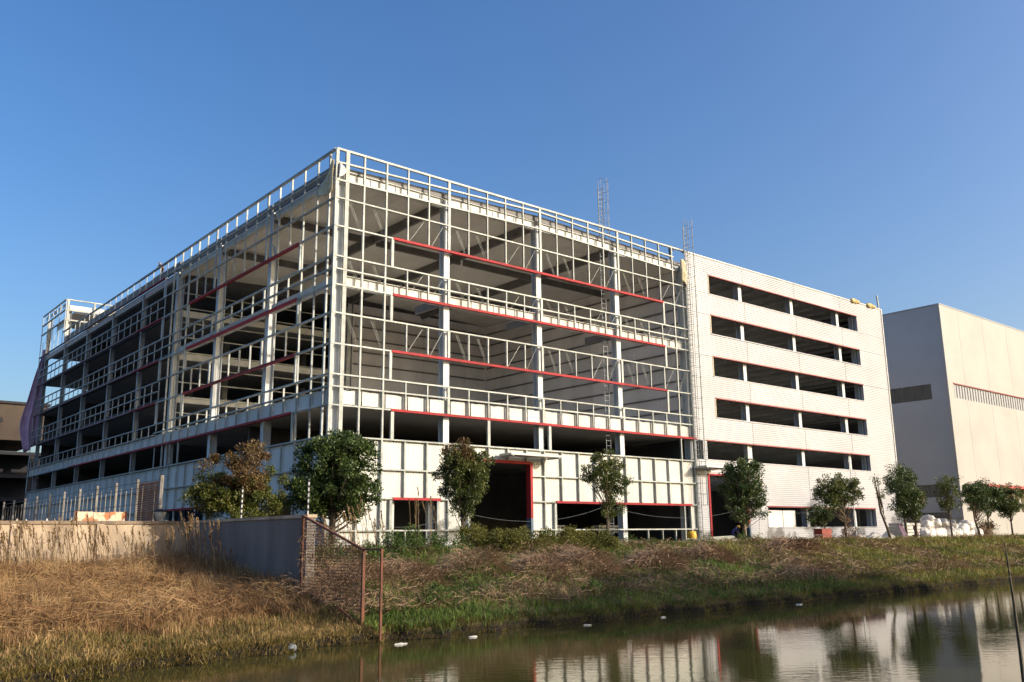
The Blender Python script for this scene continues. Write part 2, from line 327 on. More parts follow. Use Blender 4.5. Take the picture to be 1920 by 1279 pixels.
wt = obj('water', [(-900, -52, WZ), (1500, -52, WZ), (1500, -23, WZ), (-900, -23, WZ)], [(0, 1, 2, 3)], 'water'); tag(wt, kind='structure')

# ------------------------------------------------------------------ the steel-framed building
BLD = thing('steel_frame_building', 'large half-clad steel frame building with red lintels and open corner hall', 'building')
T, R6, R5, R4, R3, R2, R1 = 26.6, 25.05, 21.12, 17.07, 13.09, 9.07, 3.22
FX = lambda k: 0.386+9*k                   # front grid lines
LY = lambda k: 0.549+9.95*k                # side grid lines
HX, HY = FX(4), LY(3)                      # hall extents (36.4, 30.4)
YE, XE = 81.5, 72.7
P = 0.045                                  # half width of light members
def fpost(x, z0, z1, w=P, name='post', mat='steel', y=0.0): return piece(name, mat, (x-w, y-0.07, z0), (x+w, y+0.09, z1), BLD)
def lpost(y, z0, z1, w=P, name='post', mat='steel', x=0.0):
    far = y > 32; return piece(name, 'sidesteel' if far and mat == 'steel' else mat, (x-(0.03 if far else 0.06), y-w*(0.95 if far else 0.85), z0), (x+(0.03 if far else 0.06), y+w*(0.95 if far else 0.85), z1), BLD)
def fgirt(x0, x1, z, mat='steel', name='girt', h=0.048, y0=-0.09, y1=0.11): return piece(name, mat, (x0, y0, z-h), (x1, y1, z+h), BLD)
def lgirt(y0, y1, z, mat='steel', name='girt', h=0.048, x0=-0.09, x1=0.11):
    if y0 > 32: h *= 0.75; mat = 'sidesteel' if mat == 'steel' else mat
    return piece(name, mat, (x0, y0, z-h), (x1, y1, z+h), BLD)

# --- main columns
for k in range(0, 5): hcol('column', FX(k)+0.05 if k else 0.62, 0.62, 0, 25.2, 0.5, 0.6, BLD)
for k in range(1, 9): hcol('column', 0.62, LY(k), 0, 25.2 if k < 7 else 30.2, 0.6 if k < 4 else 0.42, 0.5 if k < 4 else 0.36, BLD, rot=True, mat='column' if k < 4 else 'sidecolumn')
for k in (5, 6, 7): hcol('column', FX(k), 0.75, 0, 25.0, 0.5, 0.6, BLD)
hcol('column', 66.95, 0.75, 0, 25.0, 0.45, 0.5, BLD)
for i in range(1, 4):                                             # inner columns on the hall's back line
    hcol('column', FX(i), HY, 9.2, 25, 0.45, 0.5, BLD)
for i in range(0, 3):
    for j in (4, 5, 6, 7): hcol('column', FX(i)+9.0, LY(j), 0, 25, 0.5, 0.5, BLD)

# --- front: open grid (x 0 .. 36.4)
XL, XR = 4.6, 33.05
for a_, b_ in ((0.0, FX(1)), (FX(1), FX(2)), (FX(2), FX(3)), (FX(3), HX)):
    fgirt(a_+0.01, b_-0.01, T, h=0.07); fgirt(a_+0.01, b_-0.01, 23.1)
    for z in (19.03, 18.15, 15.15, 11.08, 10.28): fgirt(a_+0.01, b_-0.01, z)
pitch = lambda x: 0.62*(1-abs(x-18.4)/18.4)
for a_, b_ in ((0.0, FX(1)), (FX(1), FX(2)), (FX(2), FX(3)), (FX(3), 34.8)):
    bar('girt', 'steel', (a_, 0.01, 25.62+pitch(a_)), (b_, 0.01, 25.62+pitch(b_)), 0.2, 0.11, BLD)
    bar('girt', 'steel', (a_, 0.01, 24.36+pitch(a_)*0.75), (b_, 0.01, 24.36+pitch(b_)*0.75), 0.2, 0.11, BLD)
for z in (R5, R4, R3):
    for a_, b_ in ((XL, FX(1)), (FX(1), FX(2)), (FX(2), FX(3)), (FX(3), XR)): fgirt(a_, b_-0.006, z, 'red', 'red_lintel', 0.085, -0.12, 0.12)
    fgirt(0.0, XL, z); fgirt(XR, HX, z)
for a_, b_ in ((XL, FX(1)), (FX(1), FX(2)), (FX(2), FX(3)), (FX(3), HX+0.3)): fgirt(a_, b_-0.006, R2, 'red', 'red_lintel', 0.085, -0.12, 0.12)
fgirt(0.0, XL, R2)
for j in range(1, 20):
    x = FX(0)+1.8*j; wide = 0.10 if j % 5 == 0 else P
    if j in (1, 2, 19): fpost(x, 0.1, T-0.07, 0.06); continue
    fpost(x, R5+0.11, T-0.07, wide)
    if XL < x < XR:
        fpost(x, R4+0.11, 19.0, wide); fpost(x, R3+0.11, 15.12, wide)
    fpost(x, R2+0.11, 11.05, wide)
fpost(0.85, 0.1, T-0.07, 0.14); fpost(0.06, 0.1, T+0.02, 0.11); fpost(HX, 0.1, 24.3, 0.08)
for x in (XL-0.06, XR+0.06):
    for z0, z1 in ((19.0, R5), (15.1, R4), (11.05, R3)): fpost(x, z0, z1, 0.10, 'jamb')
# floor and roof beams behind the grid, with stiffener plates
def fbeam(x0, x1, z0, z1, y=0.5):
    bm_ = piece('beam', 'beam', (x0, y-0.02, z0), (x1, y+0.02, z1), BLD); sub(piece('flange', 'beam', (x0, y-0.16, z0-0.04), (x1, y+0.16, z0)), bm_); sub(piece('flange', 'beam', (x0, y-0.16, z1), (x1, y+0.16, z1+0.04)), bm_)
    n = max(1, round((x1-x0)/1.9))
    for i in range(1, n): xx = x0+(x1-x0)*i/n; sub(piece('stiffener', 'column', (xx-0.015, y-0.075, z0+0.002), (xx+0.015, y-0.021, z1-0.002)), bm_)
for k in range(4):
    x0 = (FX(k) if k else 0.62)+0.30; x1 = FX(k+1)-0.22; zz = 24.52+0.75*0.5*(pitch(x0)+pitch(x1))
    fbeam(x0, x1, zz, zz+0.62); fbeam(x0, x1, 17.12, 17.86)
def lbeam(y0, y1, z0, z1, x=0.5, mat='beam'):
    bm_ = piece('beam', mat, (x-0.02, y0, z0), (x+0.02, y1, z1), BLD); sub(piece('flange', mat, (x-0.16, y0, z0-0.04), (x+0.16, y1, z0)), bm_)
for k in range(8):
    y0, y1 = (LY(k) if k else 0.62)+0.28, LY(k+1)-0.28
    lbeam(y0, y1, 24.55, 25.1)
    if k < 3: lbeam(y0, y1, 17.12, 17.8)
    else:
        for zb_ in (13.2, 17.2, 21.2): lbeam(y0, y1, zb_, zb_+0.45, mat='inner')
# stub brackets on the front columns
for k in (1, 2, 3): piece('bracket', 'darkbeam', (FX(k)-0.12, 0.95, 17.2), (FX(k)+0.12, 4.2, 17.8), BLD)
# sag rods
def rods(x0, z0, z1, yy=0.14):
    for i, (a_, b_) in enumerate(((0.7, 1.6), (0.85, 1.75), (2.6, 3.5), (2.75, 3.65))): bar('sag_rod', 'steel', (x0+a_, yy, z1), (x0+b_, yy, z0), 0.013, 0.013, BLD)
    for a_, b_ in ((5.6, 6.9), (7.5, 8.6)): bar('sag_rod', 'steel', (x0+a_, yy, z0), (x0+b_, yy, z1), 0.022, 0.022, BLD)
for k in range(4):
    for z0, z1 in ((21.2, 23.0), (17.3, 19.0), (13.2, 15.1)): rods(FX(k), z0, z1)
# --- profiled sheets on the lower front
def vsheet(x0, x1, z0, z1, y=0.14, mat='sheet', side=False, wavy=0.0, name='wall_sheet'):
    prof = []; p0 = 0.0; wdt = x1-x0
    while p0 < wdt-0.001:
        for dx, dy in ((0, 0), (0.15, 0), (0.16, 0.012), (0.19, 0.012), (0.20, 0)):
            if p0+dx < wdt: prof.append((p0+dx, dy))
        p0 += 0.21
    prof.append((wdt, 0)); vv = []; ff = []
    for i, (dx, dy) in enumerate(prof):
        top = z1 + (wavy*(math.sin((x0+dx)*3.1)+0.6*math.sin((x0+dx)*7.7)) if wavy else 0)
        if not side: vv += [(x0+dx, y+dy, z0), (x0+dx, y+dy, top)]
        else: vv += [(y+dy, x0+dx, z0), (y+dy, x0+dx, top)]
    for i in range(len(prof)-1): ff.append((2*i, 2*i+2, 2*i+3, 2*i+1))
    return obj(name, vv, ff, mat, BLD)
def cells(x0, x1, step, off):
    xs = [x0]; k = math.ceil((x0-off+0.05)/step)
    while off+k*step < x1-0.05: xs.append(off+k*step); k += 1
    return list(zip(xs, xs[1:]+[x1]))
FO = [(4.9, 8.5, 0.1, R1), (11.2, 16.9, -1, 6.0), (19.5, 35.5, 0.1, R1)]      # ground floor openings in the front
for a_, b_ in cells(1.0, 36.2, 1.8, 0.386):
    ops = [o for o in FO if o[0] < b_ and o[1] > a_]
    if not ops: vsheet(a_, b_-0.02, 0.1, 7.0)
    else:
        o = ops[0]; zt = o[3]
        m0, m1 = max(a_, o[0]), min(b_, o[1])
        vsheet(a_, b_-0.02, zt+0.02, 7.0)
        if m0 > a_+0.1: vsheet(a_, m0, 0.1, zt)
        if m1 < b_-0.1: vsheet(m1, b_-0.02, 0.1, zt)
for a_, b_ in cells(1.0, 36.0, 1.8, 0.386+0.35): vsheet(a_, b_-0.10, 9.2, 10.12, 0.16, wavy=0.035)
for x in [0.06]+[FX(0)+1.8*j for j in range(3, 19)]:
    zz = [(0.1, 7.0)]
    for o in FO:
        if o[0] < x < o[1]: zz = [(o[3], 7.0)]
    for z0, z1 in zz: fpost(x, z0, z1)
for z in (7.07, 5.1):
    for a_, b_ in cells(0.0, HX, 9, 0.386):
        if z == 5.1 and a_ < 11.2 < b_: fgirt(a_, 11.2, z); fgirt(16.9, b_, z) if b_ > 16.9 else None
        elif z == 5.1 and a_ < 16.9 < b_: fgirt(16.9, b_-0.01, z)
        else: fgirt(a_, b_-0.01, z)
for a_, b_, z in ((0, 4.85, R1), (8.6, 11.1, R1), (17.0, 19.4, R1), (35.55, 36.4, R1), (0, 11.1, 1.16), (17.0, 36.4, 1.16), (1, 11.1, 0.12), (17.0, 36.4, 0.12)): fgirt(a_, b_, z)
fgirt(4.87, 8.73, R1, 'red', 'red_lintel', 0.085, -0.12, 0.12); fgirt(19.49, 35.6, R1, 'red', 'red_lintel', 0.085, -0.12, 0.12)
piece('door_frame', 'red', (16.85, -0.16, 2.0), (17.08, 0.35, 6.1), BLD, 'red right-hand jamb of the big doorway'); piece('door_frame', 'blueplastic', (16.85, -0.16, 0.0), (17.08, 0.35, 2.0), BLD)
piece('door_frame', 'red', (11.1, -0.16, 5.95), (16.849, 0.35, 6.15), BLD); piece('door_frame', 'column', (11.0, -0.16, 0), (11.2, 0.35, 5.949), BLD)
for x in (4.75, 8.55, 19.42, 35.5): fpost(x, 0.1, R1-0.11, 0.10, 'jamb')
for x in (5.1, 8.3, 35.2): piece('jamb', 'sheet', (x-0.22, 0.45, 0), (x+0.22, 0.8, 7.0), BLD)
for x in (5.9, 7.6, 20.9, 22.7, 24.4, 29.8, 31.6, 33.3): fpost(x, 0.15, 1.1, 0.035)
for x in (4.75, 13.0, 19.0): fpost(x, 7.1, R2-0.11, 0.12, 'jamb')
piece('plinth', 'wallgrey', (17.1, -0.06, -0.5), (36.4, 0.10, 0.05), BLD); piece('plinth', 'wallgrey', (-0.05, -0.06, -0.5), (11.0, 0.10, 0.05), BLD)
# --- side: open grid in front of the hall (y 0..30) and the plain storeys beyond (y 30..81.5)
YL, YR, YS = 4.95, 25.95, 32.8
def lspan(y0, y1): return [(max(y0, LY(k)), min(y1, LY(k+1))) for k in range(-1, 9) if max(y0, LY(k)) < min(y1, LY(k+1))-0.01]
for y0, y1 in lspan(0.12, 70.0): lgirt(y0, y1-0.01, T, h=0.07)
for y0, y1 in lspan(0.12, YS):
    for z in (25.2, 23.1, 19.03, 18.15, 15.15, 11.08, 10.28): lgirt(y0, y1-0.01, z)
for z in (R5, R4, R3):
    for y0, y1 in lspan(YL, YR): lgirt(y0, y1-0.006, z, 'red', 'red_lintel', 0.085, -0.12, 0.12)
    lgirt(0.12, YL, z)
    for y0, y1 in lspan(YR, YS): lgirt(y0, y1-0.01, z)
for y0, y1 in lspan(5.1, 61): lgirt(y0, y1-0.006, R2, 'red', 'red_lintel', 0.085, -0.12, 0.12)
for y0, y1 in lspan(61, YE): lgirt(y0, y1-0.01, R2)
lgirt(0.12, 5.1, R2)
for r_ in (R6, R5, R4, R3):
    for y0, y1 in lspan(YS, 61): lgirt(y0, y1-0.006, r_, 'redmuted' if y0 > 39 else 'red', 'red_lintel', 0.09, -0.12, 0.12)
    for y0, y1 in lspan(61, YE): lgirt(y0, y1-0.01, r_, 'redmuted', 'red_lintel', 0.07)
for r_ in (R5, R4, R3, R2):
    for y0, y1 in lspan(YS, YE):
        lgirt(y0, y1-0.01, r_+1.98)
        lgirt(y0, y1-0.01, r_+1.05)
for j in range(1, 41):
    y = LY(0)+1.99*j; wide = 0.12 if j % 5 == 0 else P
    if y > YE: break
    if y < YL or YR < y < YS:
        lpost(y, 0.1, T-0.07, 0.06); continue
    if y < YR:
        lpost(y, R5+0.11, T-0.07, wide); lpost(y, R4+0.11, 19.0, wide); lpost(y, R3+0.11, 15.12, wide)
    else:
        lpost(y, R6+0.09, T-0.07 if y < 70 else T+0.4, P, 'parapet_post')
        for r_ in (R5, R4, R3): lpost(y, r_+0.09, r_+1.95, 0.045, 'stud')
    lpost(y, R2+0.11, 11.05, P, 'stud')
for y in (YL-0.06, YR+0.06):
    for z0, z1 in ((19.0, R5), (15.1, R4), (11.05, R3)): lpost(y, z0, z1, 0.10, 'jamb')
for r_ in (R6, R5, R4, R3): lpost(YS, r_-2.0, r_, 0.10, 'jamb')
lpost(0.85, 0.1, T-0.07, 0.10); lpost(YE-0.06, 0.1, 30.6, 0.12)
LO = [(5.0, 8.2, 0.1, R1), (19.0, 31.0, 0.1, R1)]
for a_, b_ in cells(0.3, YE, 1.99, 0.549):
    ops = [o for o in LO if o[0] < b_ and o[1] > a_]
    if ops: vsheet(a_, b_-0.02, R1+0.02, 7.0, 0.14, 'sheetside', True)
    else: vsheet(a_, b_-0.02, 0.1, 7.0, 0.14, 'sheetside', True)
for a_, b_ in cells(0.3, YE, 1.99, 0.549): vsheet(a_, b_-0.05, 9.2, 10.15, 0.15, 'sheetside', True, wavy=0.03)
for j in range(1, 41):
    y = LY(0)+1.99*j
    if y > YE: break
    if y < YL or YR < y < YS: continue
    lpost(y, R1 if any(o[0] < y < o[1] for o in LO) else 0.1, 7.0, name='lower_post')
for y0, y1 in lspan(0.12, YE):
    for z in (7.07, 5.1): lgirt(y0, y1-0.01, z)
    if not 18 < y0 < 30 and y0 > 9: lgirt(y0, y1-0.01, 3.2); lgirt(y0, y1-0.01, 1.1)
lgirt(5.0, 8.2, R1, 'red', 'red_lintel', 0.085, -0.12, 0.12); lgirt(19.0, 31.0, R1, 'red', 'red_lintel', 0.085, -0.12, 0.12)
lpost(5.0, 7.1, R2, 0.12, 'jamb')
# --- parapet tower at the far end of the side
Y0T = 69.7
for z in (30.85, 29.5, 28.2): lgirt(Y0T, YE, z, h=0.08); fgirt(0, 10.0, z, y0=Y0T-0.09, y1=Y0T+0.11, h=0.09 if z < 30 else 0.07)
for y in (Y0T, Y0T+2.9, Y0T+5.9, Y0T+8.8, YE-0.06): lpost(y, T, 30.8, 0.09, 'tower_post')
for x in (0.25, 3.4, 6.6, 9.9): fpost(x, 25.4, 30.8, 0.12, 'tower_post', y=Y0T)
piece('tower_sheet', 'sheet', (0.5, Y0T+0.15, 29.6), (10, Y0T+0.22, 30.2), BLD); piece('tower_roof', 'slab', (1.2, Y0T+0.6, 29.3), (10, YE-2, 29.5), BLD)
piece('tower_sheet', 'white', (0.14, Y0T+1.0, 27.4), (0.18, Y0T+4.4, 28.1), BLD)
for i in range(5): piece('tower_sheet', 'sheet', (0.13, Y0T+0.8+2.1*i, 30.05), (0.17, Y0T+2.2+2.1*i, 30.55), BLD)
# --- roofs, floors, inner walls
HRZ = lambda x: 24.95+0.7*(1-abs(x-18.4)/18.4)
for i in range(18):                                               # roof deck strips over the hall, ridge above the middle column line
    x0 = 0.5+2.0*i; x1 = x0+1.985; z0, z1 = HRZ(x0), HRZ(x1)
    vv = [(x0, 0.55, z0), (x1, 0.55, z1), (x1, 30.3, z1), (x0, 30.3, z0), (x0, 0.55, z0+0.12), (x1, 0.55, z1+0.12), (x1, 30.3, z1+0.12), (x0, 30.3, z0+0.12)]
    obj('roof_deck', vv, [(0, 3, 2, 1), (4, 5, 6, 7), (0, 1, 5, 4), (1, 2, 6, 5), (2, 3, 7, 6), (3, 0, 4, 7)], 'deck', BLD)
for k in (1, 2, 3): piece('roof_beam', 'darkbeam', (FX(k)-0.14, 0.9, HRZ(FX(k))-0.75), (FX(k)+0.14, 30.2, HRZ(FX(k))-0.02), BLD)
for k in (1, 2):
    for i in range(4): piece('roof_beam', 'darkbeam', (FX(i)+0.2, LY(k)-0.12, 24.35), (FX(i+1)-0.2, LY(k)+0.12, 24.93), BLD)
for i in range(4):                                                # dark roof upstand along the front (following the pitch) and the side
    x0, x1 = (FX(i) if i else 0.4)+0.02, FX(i+1)-0.02; vv = [(x, yq, (25.16 if b_ == 0 else 25.50)+(0.75 if b_ == 0 else 0.95)*pitch(x)) for yq in (0.40, 0.54) for b_ in (0, 1) for x in (x0, x1)]
    obj('roof_edge', vv, [(0, 1, 3, 2), (5, 4, 6, 7), (2, 3, 7, 6), (1, 0, 4, 5), (0, 2, 6, 4), (3, 1, 5, 7)], 'darkbeam', BLD)
    if i < 3: piece('roof_edge', 'darkbeam', (0.36, LY(i)+0.1, 25.14), (0.50, LY(i+1)-0.1, 25.85), BLD)
for i in range(3, 7): piece('roof_edge', 'darkbeam', (0.50, LY(i)+0.1, 25.46), (0.62, LY(i+1)-0.1, 26.25), BLD)
piece('roof_slab', 'slab', (0.7, 30.35, 25.15), (72.4, 81.3, 25.45), BLD); piece('roof_slab', 'slab', (36.7, 0.5, 25.15), (72.4, 30.34, 25.45), BLD)
piece('floor_slab', 'hallfloor', (0.5, 0.5, 9.12), (36.3, 30.3, 9.45), BLD)
for r_ in (R2, R3, R4, R5):
    piece('floor_slab', 'slab', (0.75, 30.45, r_+0.18), (72.4, 81.2, r_+0.42), BLD); piece('floor_slab', 'slab', (36.7, 0.45, r_+0.18), (72.4, 30.44, r_+0.42), BLD)
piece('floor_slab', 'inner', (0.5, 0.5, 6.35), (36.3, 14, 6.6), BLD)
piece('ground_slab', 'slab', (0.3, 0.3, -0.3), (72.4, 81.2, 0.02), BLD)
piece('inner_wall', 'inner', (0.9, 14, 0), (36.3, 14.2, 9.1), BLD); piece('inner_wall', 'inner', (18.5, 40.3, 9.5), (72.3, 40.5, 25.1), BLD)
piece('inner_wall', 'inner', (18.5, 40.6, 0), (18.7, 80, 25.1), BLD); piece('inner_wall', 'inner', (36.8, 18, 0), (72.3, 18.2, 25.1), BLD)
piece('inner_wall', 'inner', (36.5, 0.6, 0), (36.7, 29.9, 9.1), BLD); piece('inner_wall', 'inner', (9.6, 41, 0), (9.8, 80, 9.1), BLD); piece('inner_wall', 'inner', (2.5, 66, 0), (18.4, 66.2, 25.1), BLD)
for i in range(10):                                               # hall: right-hand wall panels, then the back wall
    y0 = 0.75+2.96*i; piece('hall_panel', 'hallwall', (36.46, y0, 9.5), (36.6, y0+2.94, 24.9), BLD)
for i in range(6):
    x0 = 18.7+2.96*i; piece('hall_panel', 'hallwall', (x0, 30.0, 9.5), (x0+2.94, 30.14, 24.9), BLD)
for i in range(11):
    z = 10.4+1.35*i
    for j in range(3): piece('hall_girt', 'darkbeam', (36.30, 1.0+9.6*j, z-0.06), (36.45, 1.0+9.6*j+9.55, z+0.06), BLD)
    for j in range(2): piece('hall_girt', 'darkbeam', (18.8+8.7*j, 29.82, z-0.06), (18.8+8.7*j+8.65, 29.98, z+0.06), BLD)
for x0, x1 in ((0.9, 9.1), (9.7, 18.1)):                          # hall's back line, left part: open storeys
    for r_ in (R3, R4, R5): piece('storey_beam', 'beam', (x0, HY-0.1, r_-0.15), (x1, HY+0.1, r_+0.45), BLD)
    for i in range(10):
        z = 10.6+1.4*i; piece('storey_girt', 'steel', (x0, HY-0.2, z-0.05), (x1, HY-0.12, z+0.05), BLD)
    piece('storey_panel', 'hallwall', (x0, HY+3.0, 9.5), (x1, HY+3.1, 10.6), BLD)
piece('hall_gable', 'inner', (0.6, 30.31, 24.6), (36.4, 30.34, 25.9), BLD); piece('inner_wall', 'inner', (1.2, 80.6, 0), (9.9, 80.8, 17.2), BLD)
piece('rear_wall', 'sheetside', (10, 81.25, 0), (72.5, 81.4, 26.5), BLD); piece('end_wall', 'clad', (72.45, 0.35, 0), (72.6, 81.2, 26.5), BLD)
for r_ in (R1+2.6, R2, R3, R4, R5, R6-0.1):
    for i in range(13): piece('ceiling_beam', 'column', (38.0+2.7*i, 1.2, r_-0.12), (38.14+2.7*i, 17.5, r_+0.17), BLD)
# --- clad part of the front (x 36.4 .. 72.7)
CO = [(39.9, 66.85, 23.05, 24.88), (39.9, 66.85, 19.15, 20.95), (39.9, 66.85, 15.1, 16.95), (39.9, 66.85, 11.22, 13.0),
      (38.2, 66.85, 7.3, 9.0), (36.75, 37.7, 7.3, 9.0), (46.9, 67.0, 1.3, 3.2), (38.2, 43.8, -1, 5.95)]
def ribbed(x0, x1, z0, z1):
    pitch_ = 0.19; zs = [(z0, 0)]; k = math.floor(z0/pitch_)
    while k*pitch_ < z1:
        for dz, dy in ((0.0, 0.0), (0.010, 0.05), (0.065, 0.05), (0.078, 0.0)):
            z = k*pitch_+dz
            if z0 < z < z1: zs.append((z, dy))
        k += 1
    zs.append((z1, 0)); vv = []; ff = []
    for z, dy in zs: vv += [(x0, dy, z), (x1, dy, z)]
    for i in range(len(zs)-1): ff.append((2*i, 2*i+1, 2*i+3, 2*i+2))
    n = len(vv); vv += [(x0, 0.25, z0), (x1, 0.25, z0), (x0, 0.25, z1), (x1, 0.25, z1)]
    ff += [(0, n, n+1, 1), (n-2, n-1, n+3, n+2)]
    return obj('cladding_panel', vv, ff, 'clad', BLD)
JX = [36.55, 45.4, 54.4, 63.4, 72.6]
for x0, x1 in zip(JX, JX[1:]):
    x0 += 0.018; x1 -= 0.018
    zsplit = sorted({0.02, 26.55} | {z for o in CO for z in o[2:] if 0 < z < 26})
    bands = []
    for z0, z1 in zip(zsplit, zsplit[1:]):
        iv = [(x0, x1)]
        for o in CO:
            if o[2] < z1-0.01 and o[3] > z0+0.01:
                nv = []
                for a_, b_ in iv:
                    if o[0] > a_: nv.append((a_, min(b_, o[0])))
                    if o[1] < b_: nv.append((max(a_, o[1]), b_))
                iv = [(p_, q_) for p_, q_ in nv if q_-p_ > 0.02]
        bands.append([z0, z1, iv])
    mg = [bands[0]]
    for bnd in bands[1:]:
        if bnd[2] == mg[-1][2]: mg[-1][1] = bnd[1]
        else: mg.append(bnd)
    for z0, z1, iv in mg:
        for a_, b_ in iv: ribbed(a_, b_, z0, z1)
for x in JX[1:-1]: piece('joint_strip', 'black', (x-0.017, 0.02, 0.05), (x+0.017, 0.04, 7.2), BLD); piece('joint_strip', 'black', (x-0.017, 0.02, 9.1), (x+0.017, 0.04, 11.1), BLD)
for x in JX[1:-1]:
    for z0, z1 in ((13.1, 15.0), (17.0, 19.1), (21.0, 23.0), (24.95, 26.5)): piece('joint_strip', 'black', (x-0.017, 0.02, z0), (x+0.017, 0.04, z1), BLD)
for o in CO:
    if o[0] == 36.75: continue
    if o[2] > 0:
        piece('window_trim', 'redthin', (o[0]-0.06, -0.03, o[3]-0.02), (o[1]+0.05, 0.26, o[3]+0.09), BLD)
        piece('window_trim', 'cream' if o[2] > 10 else 'clad', (o[0]-0.09, -0.02, o[2]), (o[0]+0.005, 0.27, o[3]-0.03), BLD)
        piece('window_sill', 'clad', (o[0]-0.06, -0.05, o[2]-0.07), (o[1]+0.05, 0.3, o[2]+0.01), BLD)
        piece('window_trim', 'clad', (o[1]-0.005, 0.01, o[2]+0.02), (o[1]+0.05, 0.35, o[3]-0.03), BLD)
piece('door_frame', 'red', (38.05, -0.06, 0), (38.28, 0.3, 5.9), BLD); piece('door_frame', 'red', (38.05, -0.06, 5.9), (43.9, 0.3, 6.05), BLD); piece('door_frame', 'red', (43.72, -0.06, 1.6), (43.95, 0.3, 5.899), BLD)
piece('door_frame', 'blueplastic', (43.72, -0.06, 0), (43.95, 0.3, 1.6), BLD)
for x in (38.05, 44.9): piece('jamb', 'sheet', (x-0.14, 0.3, 7.3), (x+0.14, 0.5, 9.0), BLD)
piece('shutter', 'deck', (47.0, 0.5, 1.3), (50.0, 0.56, 2.9), BLD, 'grey roller shutter inside the ground floor opening'); piece('shutter', 'deck', (50.1, 0.5, 1.3), (52.2, 0.56, 2.9), BLD)
piece('corner_trim', 'sheet', (72.59, -0.06, 0), (72.75, 0.34, 26.65), BLD); piece('coping_strip', 'sheet', (36.5, -0.05, 26.56), (72.74, 0.4, 26.66), BLD)
bar('lightning_rod', 'steel', (72.5, 0.15, 26.6), (72.3, 0.15, 28.3), 0.14, 0.14, BLD)
# canopies over the two doorways
for x0, x1 in ((13.9, 18.9), (36.1, 38.9)):
    cn = piece('canopy', 'sheet', (x0, -1.5, 6.45), (x1, -0.1, 6.6), BLD); sub(piece('arm', 'steel', (x0+0.2, -1.45, 6.35), (x0+0.28, -0.1, 6.449)), cn); sub(piece('arm', 'steel', (x1-0.3, -1.45, 6.35), (x1-0.22, -0.1, 6.449)), cn)

# ------------------------------------------------------------------ caged ladders
def caged_ladder(name, label, x, y, z0, z1, cz0, mat='ladder', face=-1):
    t = thing(name, label, 'ladder', (x, y, z0), 'caged roof ladders')
    for s in (-0.26, 0.26): piece('rail', mat, (s-0.025, -0.025, 0), (s+0.025, 0.025, z1-z0-0.6), t)
    n = int((z1-z0-0.7)/0.42)
    for i in range(n): z = 0.3+0.42*i; piece('rung', mat, (-0.225, -0.02, z-0.02), (0.225, 0.02, z+0.02), t)
    b = MB(); pts = [(0.5*math.sin(a), face*(0.05+0.42-0.42*math.cos(a)), 0) for a in np.linspace(-2.6, 2.6, 13)]
    pts = [(0.5*math.cos(a), face*0.42+face*0.45*math.sin(a), 0) for a in np.linspace(-0.9, math.pi+0.9, 13)]
    b.tube(pts, 0.014, 4); me = None
    zz = cz0
    while zz < z1-0.05:
        if me is None: o = b.build('hoop', mat, t); me = o.data
        else: o = bpy.data.objects.new('hoop', me); COL.objects.link(o); o.parent = t
        o.location = (0, 0, zz-z0); zz += 0.95
    for a in (-0.7, 0.3, 1.57, 2.84, 3.84):
        px, py = 0.47*math.cos(a), face*0.42+face*0.42*math.sin(a); piece('cage_strap', mat, (px-0.014, py-0.014, cz0-z0), (px+0.014, py+0.014, z1-z0), t)
    return t
caged_ladder('caged_ladder', 'dark caged ladder rising above the roof beside the third open bay', 26.45, 0.95, 0.1, 31.3, 24.6, face=-1)
caged_ladder('caged_ladder', 'grey caged ladder running up the edge of the ribbed cladding', 36.55, -0.14, 0.2, 29.6, 3.2, 'ladder', face=-1)

# ------------------------------------------------------------------ pale building on the right
BB = thing('panel_building', 'tall cream panelled hall with long barred strip window right of the clad building', 'building', (88.15, 0, 0))
def bp_(name, mat, lo, hi, label=None): return piece(name, mat, lo, hi, BB, label)
BH = 29.75
pxs = [0.0, 5.1, 12.6, 20.4, 28, 35.6, 43.2, 50.8, 58]
for i, (a_, b_) in enumerate(zip(pxs, pxs[1:])):
    bp_('wall_panel', 'beige', (a_+0.02, 0, 19.5), (b_-0.02, 0.3, BH)); bp_('wall_panel', 'beige', (a_+0.02, 0, 0), (b_-0.02, 0.3, 17.55))
bp_('wall_panel', 'beige', (0.02, 0, 17.56), (1.55, 0.3, 19.49))
bp_('window_back', 'beigeside', (1.55, 0.12, 17.5), (58, 0.3, 19.5)); bp_('window_head', 'redthin', (1.5, -0.05, 19.36), (58, 0.118, 19.5))
for i in range(70): bp_('window_bar', 'darkbeam', (1.65+0.8*i, 0.06, 17.56), (1.65+0.8*i+0.2, 0.119, 19.35))
for a_, b_, z0, z1 in ((0.35, 30, 19.5, BH-0.05), (0.35, 30, 6.6, 17.5), (0.35, 30, 3.1, 5.0), (0.35, 30, 0, 1.5)): bp_('side_wall', 'beigeside', (0, a_, z0), (0.25, b_, z1))
for z0, z1, y0 in ((17.5, 19.5, 2.2), (5.0, 6.6, 1.5), (1.5, 3.1, 1.5)):
    bp_('side_wall', 'beigeside', (0, 0.35, z0), (0.25, y0, z1)); bp_('window', 'glass', (0.12, y0, z0), (0.16, 30, z1))
    for j in range(7): bp_('mullion', 'darkbeam', (0.06, y0+1.3*j+1.2, z0), (0.119, y0+1.3*j+1.27, z1))
bp_('corner_trim', 'beige', (-0.04, -0.03, 0), (0.12, 0.349, BH)); bp_('coping_strip', 'beigeside', (-0.06, -0.06, BH), (58, 0.36, BH+0.12)); bp_('coping_strip', 'beigeside', (-0.06, 0.361, BH), (0.3, 30, BH+0.12))
bp_('roof', 'slab', (0.26, 0.31, BH-0.4), (58, 30, BH-0.2)); bp_('back_wall', 'beigeside', (0.26, 29.8, 0), (58, 30, BH-0.41))
